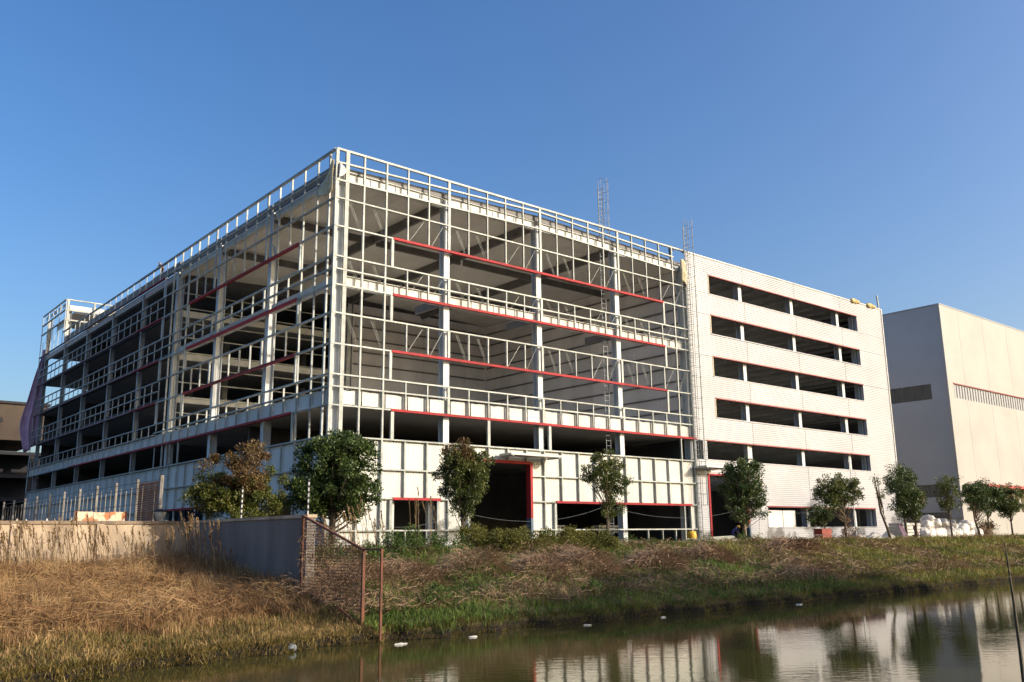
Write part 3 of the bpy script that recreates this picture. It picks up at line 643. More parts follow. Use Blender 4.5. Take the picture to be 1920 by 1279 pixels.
bp_('entrance_canopy', 'redroof', (1.5, -2.4, 6.1), (26, 0.0, 6.45), 'red canopy along the foot of the cream wall')
for i in range(5): bp_('canopy_window', 'glass', (2.2+4*i, -0.05, 3.2), (5.2+4*i, -0.01, 5.6))

# ------------------------------------------------------------------ unfinished dark building on the far left
DB = thing('concrete_building', 'dark unfinished brown concrete building behind the frame at the far left', 'building', (0, 0, 0))
def db(name, mat, lo, hi): return piece(name, mat, lo, hi, DB)
db('upper_wall', 'darkbldg', (-1.2, 108, 16.5), (7.5, 128, 22.2)); db('roof', 'darkbldg2', (-1.5, 107.7, 22.2), (7.8, 128.3, 22.6))
for z in (3.4, 7.0, 10.6, 14.2): db('floor_slab', 'darkbldg2', (-40, 107.9, z), (8, 130, z+0.5))
for x in (-38, -32, -26, -20, -14, -8, -1.5, 5.5):
    for z in (0, 3.9, 7.5, 11.1): db('column', 'darkbldg2', (x, 108, z), (x+0.7, 108.7, z+3.1))
for z in (0, 3.9, 7.5, 11.1): db('infill_wall', 'darkbldg2', (-40, 112, z), (8, 112.3, z+3.1))
db('parapet', 'darkbldg', (-40, 108, 14.7), (-1.5, 108.4, 15.9)); db('stair_roof', 'darkbldg', (-40, 110, 16), (-1.3, 126, 19.6))
bar('sloping_slab', 'darkbldg2', (-7, 107.4, 16.9), (1.0, 107.4, 19.6), 1.0, 0.7, DB)

# ------------------------------------------------------------------ unseen near-bank block, added out of frame to shade the far bank
NB = thing('shade_block', 'added block on the near bank, out of frame right, shading the far bank', 'building', (0, 0, 0))
piece('wall', 'shadeblock', (23, -78, -1), (50, -60, 15.6), NB); piece('roof', 'slab', (22.6, -78.4, 15.6), (50.4, -59.6, 16.2), NB)
piece('shade_step_tall', 'shadeblock', (31, -70, 16.2), (37, -60.5, 18.6), NB); piece('shade_step_low', 'shadeblock', (43, -66, 16.2), (47.5, -60.5, 17.7), NB)  # stepped tops added to break up the upper edge of the shade
for z in (2, 6, 10, 13):
    for i in range(8): piece('window', 'glass', (24+3.2*i, -60.03, z), (26+3.2*i, -59.97, z+1.8), NB)

# ------------------------------------------------------------------ boundary walls, fence, lamp
WX = -11.0; ZT = 1.6
bw = thing('boundary_wall', 'rough stained cement wall catching the sun above the dry grass', 'wall', (-40, -6.6, 0))
xs = [0, 4.3, 8.6, 12.9, 17.2, 21.5, 25.0, 29.06]
for i, (a_, b_) in enumerate(zip(xs, xs[1:])):
    piece('wall_panel', 'wallrender', (a_+0.015, 0, -1.8), (b_-0.015, 0.24, ZT-0.14), bw); piece('coping', 'coping', (a_+0.01, -0.07, ZT-0.14), (b_-0.01, 0.31, ZT), bw)
    if i: piece('pilaster', 'wallrender', (a_-0.16, -0.08, -1.8), (a_+0.16, 0.001, ZT-0.142), bw)
for i in range(70):
    xg = random.uniform(3, 28.6); hh = random.uniform(0.06, 0.17); w_ = random.uniform(0.03, 0.06); yg = random.uniform(0.0, 0.22)
    obj('glass_shard', [(xg-w_, yg, ZT-0.01), (xg+w_, yg-0.01, ZT-0.01), (xg, yg+0.03, ZT-0.01), (xg+random.uniform(-.04, .04), yg, ZT+hh)], [(0, 1, 3), (1, 2, 3), (2, 0, 3)], 'debris', bw)
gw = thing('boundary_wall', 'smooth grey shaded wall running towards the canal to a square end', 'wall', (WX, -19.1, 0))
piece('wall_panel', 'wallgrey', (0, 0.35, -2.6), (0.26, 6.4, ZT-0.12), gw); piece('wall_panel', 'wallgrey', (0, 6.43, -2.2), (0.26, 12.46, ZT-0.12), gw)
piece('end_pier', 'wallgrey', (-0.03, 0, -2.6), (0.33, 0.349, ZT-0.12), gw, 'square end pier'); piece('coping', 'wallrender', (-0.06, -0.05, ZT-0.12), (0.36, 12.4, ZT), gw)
for i, (y, h) in enumerate(((-7.1, 1.3), (-12.6, 1.35), (-18.8, 1.35))):
    t = thing('electric_fence_post', ['white post with black insulators where the two walls meet', 'white insulator post standing midway along the grey wall', 'black and white banded post on the end of the grey wall'][i], 'fence post', (WX+0.13, y, ZT), 'insulator posts on the grey wall')
    b = MB(); b.tube([(0, 0, 0), (0, 0, h)], 0.035, 6); b.build('pole', 'white', t)
    for k in range(6): b = MB(); zz = 0.15+k*(h-0.25)/5; b.tube([(0, 0, zz), (0, 0, zz+0.09)], 0.05, 6); b.build('insulator', 'black', t)
# tall fence behind the wall
tf = thing('mesh_fence', 'tall fence of pale posts and thin wires behind the sunlit wall', 'fence', (-11.5, -4.0, 0))
for i in range(11):
    yy = 3.72*i; b = MB(); b.tube([(0, yy, 0), (0, yy, 3.95)], 0.075 if i else 0.11, 6); b.build('post', 'fencepost', tf)
for i in range(40):
    if i % 4: b = MB(); b.tube([(0, 0.93*i, 0), (0, 0.93*i, 3.4+0.15*(i % 2))], 0.022, 4); b.build('bar', 'fencepost', tf)
for z in (3.75, 3.45, 2.6):
    for i in range(10): bar('wire', 'fencepost', (0, 3.72*i, z), (0, 3.72*(i+1), z), 0.03, 0.03, tf)
b = MB()
for i in range(30):
    yy = 0.12*i; b.tube([(0.02, yy, 0.6), (0.02, yy+0.02, 3.7)], 0.02, 3, False)
for i in range(26): b.tube([(0.03, 0.05, 0.6+0.12*i), (0.03, 3.65, 0.6+0.12*i)], 0.02, 3, False)
b.build('rusty_mesh', 'wire', tf)
bd = thing('sheet_board', 'orange and white rusted board propped behind the sunlit wall', 'board', (-14.6, -5.3, 0))
for i in range(3): piece('panel', 'board', (-1.1+i*0.72, -0.03, 1.2), (-1.1+i*0.72+0.70, 0.03, 2.05-0.03*(i % 2)), bd)
piece('frame', 'rust', (-1.2, 0.04, 0), (-1.1, 0.1, 2.08), bd); piece('frame', 'rust', (1.06, 0.04, 0), (1.16, 0.1, 2.08), bd)
gl = thing('garden_lamp', 'flared lamp head on a post just behind the sunlit wall', 'lamp', (-12.1, -5.9, 0))
b = MB(); b.tube([(0, 0, 0), (0, 0, 1.55)], 0.05, 8); b.build('post', 'black', gl)
b = MB(); b.lathe([(0.12, 1.56), (0.15, 1.62), (0.30, 2.05), (0.28, 2.08)], 12); b.build('shade', 'lampglass', gl, True)
b = MB(); b.lathe([(0.33, 2.06), (0.34, 2.1), (0.2, 2.16), (0.05, 2.2)], 12); b.build('lid', 'black', gl)
# rusty mesh fence from the wall end down to the water
FXX = -11.35
rf = thing('mesh_fence', 'rusty sloping mesh fence with a tall open frame at the water edge', 'fence', (FXX, -19.1, 0))
def rb(name, p, q, w_, mat='rust'): return bar(name, mat, p, q, w_, w_, rf)
yA, yB, yC = 0.0, -4.75, -5.9
rb('top_rail', (0.1, -0.05, 1.55), (0, yB, 0.3), 0.075); rb('post', (0, yB, -3.2), (0, yB, 0.32), 0.095); rb('post', (0, yC, -2.55), (0, yC, 0.33), 0.07); rb('frame_bar', (0, yB, 0.31), (0, yC, 0.31), 0.06)
rb('frame_bar', (0, yB, -2.42), (0, yC, -2.46), 0.07); rb('brace', (0, yB+0.06, -2.2), (-0.2, yB+1.3, -1.6), 0.06); rb('post', (0.1, -0.12, -1.9), (0.1, -0.12, 1.5), 0.07)
piece('end_plate', 'rust', (0.03, yB-0.02, -2.3), (0.07, yB+0.02, 0.0), rf)
b = MB()
for i in range(48):
    yy = -0.1*i; zt = 1.55+(yy/4.75)*1.25; zb = float(hgt(FXX, -19.1+yy))-0.05
    b.tube([(0.05, yy, zb), (0.05, yy-0.01, zt)], 0.009, 3, False)
for i in range(36):
    z = -2.3+0.105*i; ya = 0 if z < 1.5 else 0; yb = -4.75 if z < 0.3 else -4.75*(1.55-z)/1.25
    if yb < -0.1: b.tube([(0.055, ya, z), (0.055, yb, z)], 0.009, 3, False)
b.build('wire_mesh', 'wire', rf)

# ------------------------------------------------------------------ vegetation helpers
def blades(name, pts, h, wd, lean, az, mat, rnd=None, parent=None):
    n = len(pts); d = np.stack([np.cos(az), np.sin(az), np.zeros(n)], -1); a2 = rng.uniform(0, math.pi, n)
    s = np.stack([np.cos(a2), np.sin(a2), np.zeros(n)], -1)*wd[:, None]; up = np.array([0, 0, 1.0])
    hh = h[:, None]; ln = lean[:, None]
    m = pts+up*hh*0.55*(1-0.15*ln)+d*hh*ln*0.3; t = pts+up*hh*(1-0.45*ln)+d*hh*ln
    v = np.stack([pts-s, pts+s, m-s*0.75, m+s*0.75, t], 1).reshape(-1, 3); o = np.arange(n)[:, None]*5
    f = np.concatenate([o+np.array([[0, 1, 3]]), o+np.array([[0, 3, 2]]), o+np.array([[2, 3, 4]])], 1).reshape(-1, 3)
    r = rng.random(n) if rnd is None else rnd
    return npobj(name, v, f, mat, np.repeat(r, 3), parent)
def scatter(n, x0, x1, y0, y1, px=1.0):
    x = x0+(x1-x0)*rng.random(n)**px; y = y0+(y1-y0)*rng.random(n); return x, y
def arcs(name, pts, L, h, wd, az, mat, seg=5, rnd=None, parent=None):
    """long thin arching stems"""
    n = len(pts); t = np.linspace(0, 1, seg)[None, :, None]; d = np.stack([np.cos(az), np.sin(az), np.zeros(n)], -1)[:, None, :]
    wob = rng.normal(0, 0.10, (n, seg, 3))*L[:, None, None]*0.6; wob[:, 0] = 0
    bend = rng.uniform(0.6, 1.15, n)[:, None, None]
    c = pts[:, None, :]+d*L[:, None, None]*t+np.array([0, 0, 1.0])*(h[:, None, None]*np.sin(t*math.pi*0.75*bend))+wob
    s = np.cross(d, np.array([0, 0, 1.0]))*wd[:, None, None]*(1-0.7*t)+np.array([0, 0, 1.0])*wd[:, None, None]*0.5
    v = np.stack([c-s, c+s], 2).reshape(-1, 3); o = (np.arange(n)*seg*2)[:, None]; f = []
    for k in range(seg-1): f += [o+np.array([[2*k, 2*k+1, 2*k+3]]), o+np.array([[2*k, 2*k+3, 2*k+2]])]
    f = np.concatenate(f, 1).reshape(-1, 3); r = rng.random(n) if rnd is None else rnd
    return npobj(name, v, f, mat, np.repeat(r, (seg-1)*2), parent)
def on_ground(x, y, dz=0.0): return np.stack([x, y, hgt(x, y)+dz], -1)

# --- dry grass slope on the left
n = 95000; x, y = scatter(n, -34, -10.6, -27, -6.8); d = y-shore(x)
k = (d > 0.5) & ~((x > WX-0.05) & (x < WX+0.4) & (y > -19.2)); x, y, d = x[k], y[k], d[k]
tall = sstep(2.5, 8, d+1.8*fbm(x, y, 0.45, 2)); pt = on_ground(x, y, -0.03); sel = rng.random(len(x)) < (0.25+0.75*tall)
xx, yy, dd, tt = x[sel], y[sel], d[sel], tall[sel]; nn = len(xx)
clump = 0.6+0.4*fbm(xx, yy, 1.3, 4)
o = blades('dry_grass', pt[sel], (0.3+0.8*tt*clump+0.25*sstep(-15, -12, xx)*tt)*rng.uniform(0.6, 1.3, nn), rng.uniform(0.008, 0.018, nn), rng.uniform(0.15, 1.1, nn), fbm(xx, yy, 0.7, 8)*3.5+rng.normal(0, 1.2, nn)+2.6, 'dry')
tag(o, 'tangled straw coloured dry grass covering the slope below the walls', 'grass', kind='stuff')
n = 17000; x, y = scatter(n, -34, -11.6, -25, -7.2); d = y-shore(x); k = d > 4; x, y = x[k], y[k]; nn = len(x)
o = arcs('bent_grass_stems', on_ground(x, y, 0.05), rng.uniform(0.5, 1.7, nn), rng.uniform(0.25, 0.8, nn)*(0.7+0.6*fbm(x, y, 0.8, 11)+0.3), rng.uniform(0.006, 0.014, nn), rng.normal(2.9, 1.1, nn), 'dry')
tag(o, 'long bent straw stems lying over the dry grass', 'grass', kind='stuff')
n = 60000; x, y = scatter(n, -34, -10.6, -27.6, -16); d = y-shore(x); k = (d > 0.06) & (d < 8.5+2*fbm(x, y, 0.5, 1)); x, y = x[k], y[k]; nn = len(x)
o = blades('low_grass', on_ground(x, y, -0.02), rng.uniform(0.08, 0.30, nn)*(1+0.6*np.abs(fbm(x, y, 0.9, 7))), rng.uniform(0.007, 0.016, nn), rng.uniform(0.2, 1.2, nn), rng.uniform(0, 6.28, nn), 'low')
tag(o, 'short yellowing grass along the foot of the left bank', 'grass', kind='stuff')
nt_ = 1300; tx, ty = scatter(nt_, -33, -11.4, -25.5, -8.0); kk = (ty-shore(tx)) > 3.0; tx, ty = tx[kk], ty[kk]; nt_ = len(tx); per = 34
ox = np.repeat(tx, per)+rng.normal(0, 0.10, nt_*per); oy = np.repeat(ty, per)+rng.normal(0, 0.10, nt_*per); th = np.repeat(rng.uniform(0.45, 1.25, nt_)*(0.55+0.45*sstep(3, 9, ty-shore(tx))+0.2*sstep(11, 16, ty-shore(tx))), per)
o = blades('grass_tuft', on_ground(ox, oy, -0.03), th*rng.uniform(0.6, 1.1, nt_*per), rng.uniform(0.007, 0.014, nt_*per), np.abs(rng.normal(0.28, 0.2, nt_*per)), np.repeat(rng.normal(2.4, 0.9, nt_), per)+rng.normal(0, 1.2, nt_*per), 'dry', np.clip(np.repeat(rng.uniform(0.1, 0.9, nt_), per)+rng.normal(0, 0.15, nt_*per), 0, 1))
tag(o, 'upright golden tufts standing out of the dry grass slope', 'grass', kind='stuff')
# --- middle and right bank
n = 150000; x, y = scatter(n, -11.3, 120, -25.8, -4.5, 1.7); d = y-shore(x)
gm = 0.38+fbm(x, y, 0.33, 6)+0.7*sstep(4.5, 1.5, d)+0.8*sstep(10, 12.5, d)-0.15+0.5*sstep(14, 30, x); k = (d > 0.2) & (rng.random(n) < np.clip(0.35+gm, 0.06, 1)) & (y < -4.6)
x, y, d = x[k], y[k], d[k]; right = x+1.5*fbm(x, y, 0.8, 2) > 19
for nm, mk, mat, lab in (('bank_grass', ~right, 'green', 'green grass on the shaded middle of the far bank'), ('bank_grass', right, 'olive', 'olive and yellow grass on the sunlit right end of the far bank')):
    xx, yy, dd = x[mk], y[mk], d[mk]; nn = len(xx)
    sc = np.clip(1+xx/60, 1, 2.2)
    o = blades(nm, on_ground(xx, yy, -0.02), rng.uniform(0.12, 0.45, nn)*(1+1.1*sstep(8, 11, dd)*sstep(16, 12, dd)*(0.5+0.5*fbm(xx, yy, 0.9, 21))), rng.uniform(0.01, 0.02, nn)*sc, rng.uniform(0.1, 0.9, nn), rng.uniform(0, 6.28, nn), mat)
    tag(o, lab, 'grass', kind='stuff')
n = 36000; x, y = scatter(n, -11.0, 70, -24.5, -9.5, 1.5); d = y-shore(x)
bz = fbm(x, y, 0.33, 6)-0.25*sstep(5, 2, d)*2-0.6*sstep(10.5, 13, d); k = (rng.random(n) < np.clip(0.50-1.3*bz-0.3*sstep(25, 45, x), 0.0, 1)) & (d > 2.0) & (d < 13.2)
x, y, d = x[k], y[k], d[k]; nn = len(x); mound = 0.55+0.45*fbm(x, y, 0.6, 12); sc = np.clip(1+x/50, 1, 2)
o = arcs('bramble', on_ground(x, y, 0.0), rng.uniform(0.4, 1.2, nn), rng.uniform(0.15, 0.85, nn)*mound, rng.uniform(0.008, 0.016, nn)*sc, rng.uniform(0, 6.28, nn), 'bramble')
tag(o, 'tangled mounds of dead brown bramble on the far bank', 'bramble', kind='stuff')
# big domed mounds of dead bramble
for i, (x_, y_, rx, ry, hh_, lab) in enumerate(((-9.0, -19.5, 1.6, 1.5, 0.75, 'sunlit pinkish bramble mound just right of the rusty frame'), (-6.0, -18.6, 2.0, 1.7, 0.95, 'large tan bramble mound below the green shrubs'), (-2.4, -18.2, 2.3, 1.8, 1.1, 'broad brown bramble mound below the yellow-green weeds'),
        (0.8, -19.2, 1.8, 1.6, 0.8, 'brown bramble mound at the left end of the shade'), (4.4, -18.6, 2.4, 1.8, 1.0, 'dark bramble mound below the thin see-through tree'), (9.8, -18.4, 2.4, 1.8, 0.8, 'low dark bramble mound left of the red framed clad doorway'), (16.0, -17.0, 2.6, 1.8, 0.7, 'long low bramble mound below the dense dark tree'), (27.0, -15.5, 3.0, 1.9, 0.7, 'reddish bramble mound on the sunlit slope below the airy tree'))):
    rx *= 0.72; ry *= 0.72; n = int(1500*rx*ry/3); rr = np.sqrt(rng.random(n)); aa = rng.uniform(0, 6.28, n); px_ = x_+rx*rr*np.cos(aa); py_ = y_+ry*rr*np.sin(aa)
    pz = hgt(px_, py_)+hh_*(1-rr**2)*rng.uniform(0.25, 1.0, n)**0.5
    o = arcs('bramble_mound', np.stack([px_, py_, pz], -1), rng.uniform(0.25, 0.8, n), rng.uniform(0.0, 0.35, n), rng.uniform(0.007, 0.013, n)*(1+max(0, x_)/40), aa+rng.normal(0, 1.2, n), 'bramble')
    tag(o, lab, 'bramble', 'bramble mounds on the far bank')
# fringe of stems and roots over the mud edge
n = 20000; x = -30+140*rng.random(n)**1.9; d = rng.uniform(0.0, 0.8, n); y = shore(x)+d
o = blades('water_edge_grass', np.stack([x, y, np.maximum(hgt(x, y), WZ+0.02)], -1), rng.uniform(0.10, 0.30, n), rng.uniform(0.007, 0.016, n), rng.uniform(0.6, 1.4, n), rng.normal(-1.57, 0.5, n), 'low')
tag(o, 'ragged grass hanging over the mud at the water line', 'grass', kind='stuff')

# --- reeds
def reed(x, y, ns, h, label, group, spread=0.5, lean=0.15, az0=2.6):
    z = float(hgt(x, y)); t = thing('reed_clump', label, 'reed', (x, y, z-0.03), group)
    p = np.stack([rng.normal(0, spread, ns), rng.normal(0, spread, ns), np.zeros(ns)], -1); hh = h*rng.uniform(0.7, 1.1, ns); az = rng.normal(az0, 0.7, ns); le = np.abs(rng.normal(lean, 0.08, ns))
    b = MB()
    tips = []
    for i in range(ns):
        d = Vector((math.cos(az[i]), math.sin(az[i]), 0)); q = Vector(p[i]); m = q+d*hh[i]*le[i]*0.4+Vector((0, 0, hh[i]*0.55)); e = q+d*hh[i]*le[i]+Vector((0, 0, hh[i])); b.tube([q, m, e], [0.016, 0.013, 0.009], 3, False); tips.append((e, d))
    v = np.array(b.v); f = []
    for q in b.f: f += [(q[0], q[1], q[2]), (q[0], q[2], q[3])]
    parts = [npobj('stem', v, np.array(f), 'reed', rng.random(len(f)), t)]
    nl = ns*4; src = rng.integers(0, ns, nl); fr = rng.uniform(0.1, 0.8, nl)
    base = p[src]+np.stack([np.cos(az[src])*hh[src]*le[src]*fr**1.5, np.sin(az[src])*hh[src]*le[src]*fr**1.5, hh[src]*fr], -1)
    parts.append(blades('leaf', base, rng.uniform(0.25, 0.55, nl), rng.uniform(0.008, 0.014, nl), rng.uniform(0.7, 1.5, nl), rng.uniform(0, 6.28, nl), 'reed', None, t))
    np_ = ns*30; src = rng.integers(0, ns, np_); tp = np.array([list(e) for e, _ in tips])[src]; off = rng.uniform(-0.05, 0.36, np_)
    tp = tp-np.stack([np.cos(az[src])*off*0.2, np.sin(az[src])*off*0.2, off], -1)
    parts.append(blades('plume', tp, rng.uniform(0.08, 0.2, np_), rng.uniform(0.012, 0.022, np_), rng.uniform(0.4, 1.4, np_), az[src]+rng.normal(0, 0.8, np_), 'reed', rng.uniform(0.0, 0.8, np_), t))
    for q in parts: q['kind'] = 'stuff'
    return t
ORD = ['first', 'second', 'third', 'fourth', 'fifth', 'sixth', 'seventh', 'eighth', 'ninth', 'tenth', 'eleventh', 'twelfth', 'thirteenth', 'fourteenth', 'fifteenth', 'sixteenth', 'seventeenth', 'eighteenth', 'nineteenth', 'twentieth']
for i in range(13):
    reed(-26+i*1.02+random.uniform(-.3, .3), -7.3-random.random()*2.6, 16, random.uniform(2.1, 2.9)*(1 if i < 9 else 0.85), ORD[12-i]+' drooping reed clump from the wall corner along the sunlit wall', 'reeds along the sunlit wall', 0.35, 0.25)
for i, (x_, y_, h_) in enumerate(((-12.2, -8.0, 2.3), (-11.9, -9.3, 2.5), (-11.7, -10.6, 2.6), (-11.6, -12.0, 2.4), (-11.8, -13.3, 1.7))): reed(x_, y_, 10, h_, ORD[i]+' pinkish reed clump from the wall corner along the grey wall', 'reeds by the grey wall', 0.25)
for i, (x_, y_, h_) in enumerate(((-7.6, -14.5, 2.0), (-6.0, -13.6, 2.2), (-5.0, -13.0, 2.6), (-4.0, -13.2, 1.9))): reed(x_, y_, 7, h_, ORD[i]+' plumed reed right of the sloping mesh fence before the white sheeting', 'reeds before the white sheeting', 0.3)
for i, (x_, y_, h_) in enumerate(((-1.2, -12.2, 3.0), (-0.2, -12.0, 2.6))): reed(x_, y_, 4, h_, ['left', 'right'][i]+' one of two tall reeds silhouetted against the small dark window', 'reeds before the small window', 0.2, 0.1)

# --- leafy weeds
def leaf_cloud(name, cen, rad, n, size, mat, parent, flat=0.0, up=0.3, rnd=None):
    """n diamond leaves round cluster centres; returns the object"""
    cen = np.asarray(cen); m = len(cen); src = rng.integers(0, m, n); r = rng.normal(0, 1, (n, 3)); r /= np.linalg.norm(r, axis=1)[:, None]
    p = cen[src]+r*(rad*rng.uniform(0.55, 1.25, m)[src]*rng.random(n)**0.5)[:, None]*np.array([1, 1, 0.8])
    d = r*0.7+rng.normal(0, 0.6, (n, 3))+np.array([0, 0, up]); d /= np.linalg.norm(d, axis=1)[:, None]
    s = np.cross(d, rng.normal(0, 1, (n, 3))); s /= np.linalg.norm(s, axis=1)[:, None]+1e-6; nn = np.cross(d, s)
    L = (size*rng.uniform(0.6, 1.3, n))[:, None]
    v = np.stack([p, p+d*L*0.5+s*L*0.24+nn*L*0.06, p+d*L, p+d*L*0.5-s*L*0.24+nn*L*0.06], 1).reshape(-1, 3); o = np.arange(n)[:, None]*4
    f = np.concatenate([o+np.array([[0, 1, 2]]), o+np.array([[0, 2, 3]])], 1).reshape(-1, 3)
    return npobj(name, v, f, mat, np.repeat(rng.random(n) if rnd is None else rnd, 2), parent)
def weed(name, x, y, w_, h, mat, label, cat='shrub', group=None, n=1500, size=0.11):
    z = float(hgt(x, y)); t = thing(name, label, cat, (x, y, z-0.02), group); m = 26
    cen = np.stack([rng.normal(0, w_*0.33, m), rng.normal(0, w_*0.25, m), h*rng.uniform(0.1, 0.95, m)], -1)
    cen[:, 2] *= np.clip(1.05-np.hypot(cen[:, 0], cen[:, 1])/w_, 0.25, 1)
    b = MB()
    for c in cen: b.tube([(c[0]*0.3, c[1]*0.3, 0), tuple(c)], [0.014, 0.006], 3, False)
    b.build('stem', 'bark', t)['kind'] = 'stuff'
    leaf_cloud('leaf', cen, 0.22*min(w_, h)+0.08, n, size, mat, t)['kind'] = 'stuff'; return t
for i, (x_, y_, w_, h_) in enumerate(((-7.4, -14.6, 1.6, 1.2), (-5.8, -15.0, 1.7, 1.2), (-4.2, -14.2, 1.5, 1.3), (-2.6, -13.4, 1.5, 1.6), (-1.0, -13.6, 1.6, 1.2), (0.6, -13.0, 1.4, 1.2))): weed('green_shrub', x_, y_, w_, h_, 'weed', ORD[i]+' low green shrub right of the mesh fence on the bank top', group='green shrubs on the bank top')
for i in range(14): weed('goldenrod_clump', 1.8+i*0.72+random.uniform(-.25, .25), -12.9+random.uniform(-1.2, 0.9), 1.3, random.uniform(1.2, 1.9), 'gold', ORD[i]+' upright yellow-green weed clump from the left below the big doorway', group='yellow-green weeds below the doorway', n=2400, size=0.11)
for i in range(10): weed('green_shrub', 11.5+i*1.9+random.uniform(-.6, .6), -11.6+random.uniform(-.5, .5), 1.2, random.uniform(0.5, 1.0), 'weed' if i % 3 else 'gold', ORD[i]+' small leafy weed from the left below the wide ground floor window', group='weeds below the wide window', n=700)
for i, (x_, y_) in enumerate(((-7.6, -22.8), (1.5, -22.0))): weed('green_shrub', x_, y_, 0.7, 1.1-0.5*i, 'weed', ['single bright green weed standing low on the bank right of the rusty frame', 'dark green weed low on the shaded bank below the doorway weeds'][i], n=500)

vy = rng.uniform(-4.7, 0, 420); vz = np.array([rng.uniform(-1.9, 1.45+q/4.75*1.2) for q in vy])
leaf_cloud('dead_vine', np.stack([np.full(420, 0.06), vy, vz], -1), 0.16, 5200, 0.07, 'bramble', rf)['kind'] = 'stuff'

# --- trees
def tree(name, label, u_x, y, ztop, blobs, n, size, mat, trunk_r=0.09, lean=(0, 0), mat2=None, bark='bark', clusters=120, rad=0.42, trunk_top=None, group='trees in a row along the bank top', zb=None):
    z = float(hgt(u_x, y)) if zb is None else zb; t = thing(name, label, 'tree', (u_x, y, z-0.05), group)
    n = int(n*1.3); cs = []; own = []
    vol = np.array([bl[3]*bl[4]*bl[5] for bl in blobs]); vol = vol/vol.sum()
    for i in range(clusters):
        bi = rng.choice(len(blobs), p=vol); cx, cy, cz, rx, ry, rz = blobs[bi][:6]; r = rng.normal(0, 1, 3); r /= np.linalg.norm(r); k = rng.random()**0.42*(rng.uniform(0.78, 1.04) if rng.random() > 0.09 else rng.uniform(1.04, 1.22))
        cs.append((cx+rx*r[0]*k, cy+ry*r[1]*k, cz+rz*r[2]*k)); own.append(bi)
    cs = np.array(cs); own = np.array(own)
    top = max(bl[2] for bl in blobs) if trunk_top is None else trunk_top
    b = MB(); h1 = top*0.45
    b.tube([(0, 0, 0), (lean[0]*0.3, lean[1]*0.3, h1*0.5), (lean[0]*0.7, lean[1]*0.7, h1), (lean[0], lean[1], top)], [trunk_r*1.25, trunk_r, trunk_r*0.85, trunk_r*0.3], 7)
    for c in cs[::3]:
        h0 = min(c[2]*0.75, top*0.9)*random.uniform(0.65, 0.95); k = h0/top; q = Vector((lean[0]*k, lean[1]*k, h0)); e = Vector(c); m = (q+e)/2+Vector((0, 0, -0.12))
        b.tube([q, m, e], [trunk_r*0.35, trunk_r*0.22, trunk_r*0.08], 4, False)
    b.build('trunk', bark, t)
    k2 = np.array([len(blobs[i]) > 6 and blobs[i][6] == 1 for i in own])
    n2 = int(n*k2.mean())
    if (~k2).any(): leaf_cloud('crown', cs[~k2], rad, n-n2, size, mat, t)
    if k2.any(): leaf_cloud('crown', cs[k2], rad, n2, size, mat2, t)
    return t
# blobs: offsets (x, y, z, rx, ry, rz[, 1 = second leaf material]); x runs along the front, so a crown w pixels wide is about w/30 m
tree('russet_tree', 'bushy tree with a russet brown top and green skirt behind the grey wall', -9.3, -9.0, 6, [(0, 0, 4.2, 1.6, 1.4, 1.75, 1), (-1.0, 0.6, 3.0, 1.4, 1.2, 1.25), (0.95, -0.5, 3.1, 1.2, 1.2, 1.3), (0, 0, 1.9, 1.5, 1.4, 1.5), (0, 0, 3.0, 1.5, 1.4, 1.0)], 26000, 0.13, 'leaf_yellow', mat2='leaf_brown', clusters=170, rad=0.38)
tree('evergreen_tree', 'big round dark evergreen tree in front of the building corner', -4.4, -9.0, 6.2, [(0, 0, 4.4, 2.3, 2.3, 1.9), (-1.1, 0.5, 3.1, 1.7, 1.6, 1.3), (0.9, -0.4, 2.9, 1.7, 1.6, 1.2), (0.5, -0.4, 5.3, 1.6, 1.4, 1.1)], 30000, 0.17, 'leaf_dark', 0.17, clusters=230, rad=0.42)
tree('evergreen_tree', 'tapering evergreen with a russet tinged top beside the big red doorway', 3.95, -9.0, 6, [(0.0, 0, 4.5, 1.9, 1.7, 1.5), (-0.3, 0, 5.4, 1.3, 1.2, 0.9, 1), (0.8, 0, 4.5, 1.4, 1.2, 1.2), (0.0, 0, 2.9, 1.4, 1.2, 1.3), (0.0, 0, 1.5, 0.5, 0.5, 1.0)], 18000, 0.14, 'leaf_mid', 0.11, mat2='leaf_brown', clusters=170, rad=0.36)
tree('evergreen_tree', 'thin see-through round tree in front of the wide ground floor window', 15.75, -9.0, 6, [(-0.9, 0, 4.7, 1.3, 1.1, 1.3), (0.9, 0, 4.5, 1.2, 1.1, 1.5), (0.1, 0, 5.7, 1.2, 1.0, 0.6), (0.4, 0, 2.6, 0.9, 0.8, 1.0)], 9000, 0.14, 'leaf_mid', 0.09, clusters=130, rad=0.30)
tree('evergreen_tree', 'dense dark tree in front of the red framed doorway in the clad wall', 30.6, -9.0, 6.6, [(0, 0, 4.7, 1.9, 1.8, 1.8), (1.3, -0.4, 3.2, 1.4, 1.3, 1.2), (-0.3, 0, 3.0, 1.3, 1.2, 1.3), (0.2, 0, 5.6, 1.4, 1.3, 0.9)], 12500, 0.17, 'leaf_dark', 0.11, bark='palebark', clusters=170, rad=0.40)
tree('evergreen_tree', 'airy round tree with a vine wrapped trunk before the clad wall', 44.9, -9.0, 6, [(-1.6, 0, 4.4, 2.1, 1.7, 1.5), (0.7, 0, 4.4, 1.7, 1.4, 1.4), (-2.0, 0, 3.7, 1.2, 1.0, 0.9)], 9500, 0.17, 'leaf_mid', 0.10, clusters=130, rad=0.36)
tree('evergreen_tree', 'small dark clipped tree close behind the vine wrapped one', 47.3, -5.6, 3, [(-0.7, 0, 2.3, 1.5, 1.2, 0.9)], 3200, 0.16, 'leaf_dark', 0.07, clusters=60, rad=0.35)
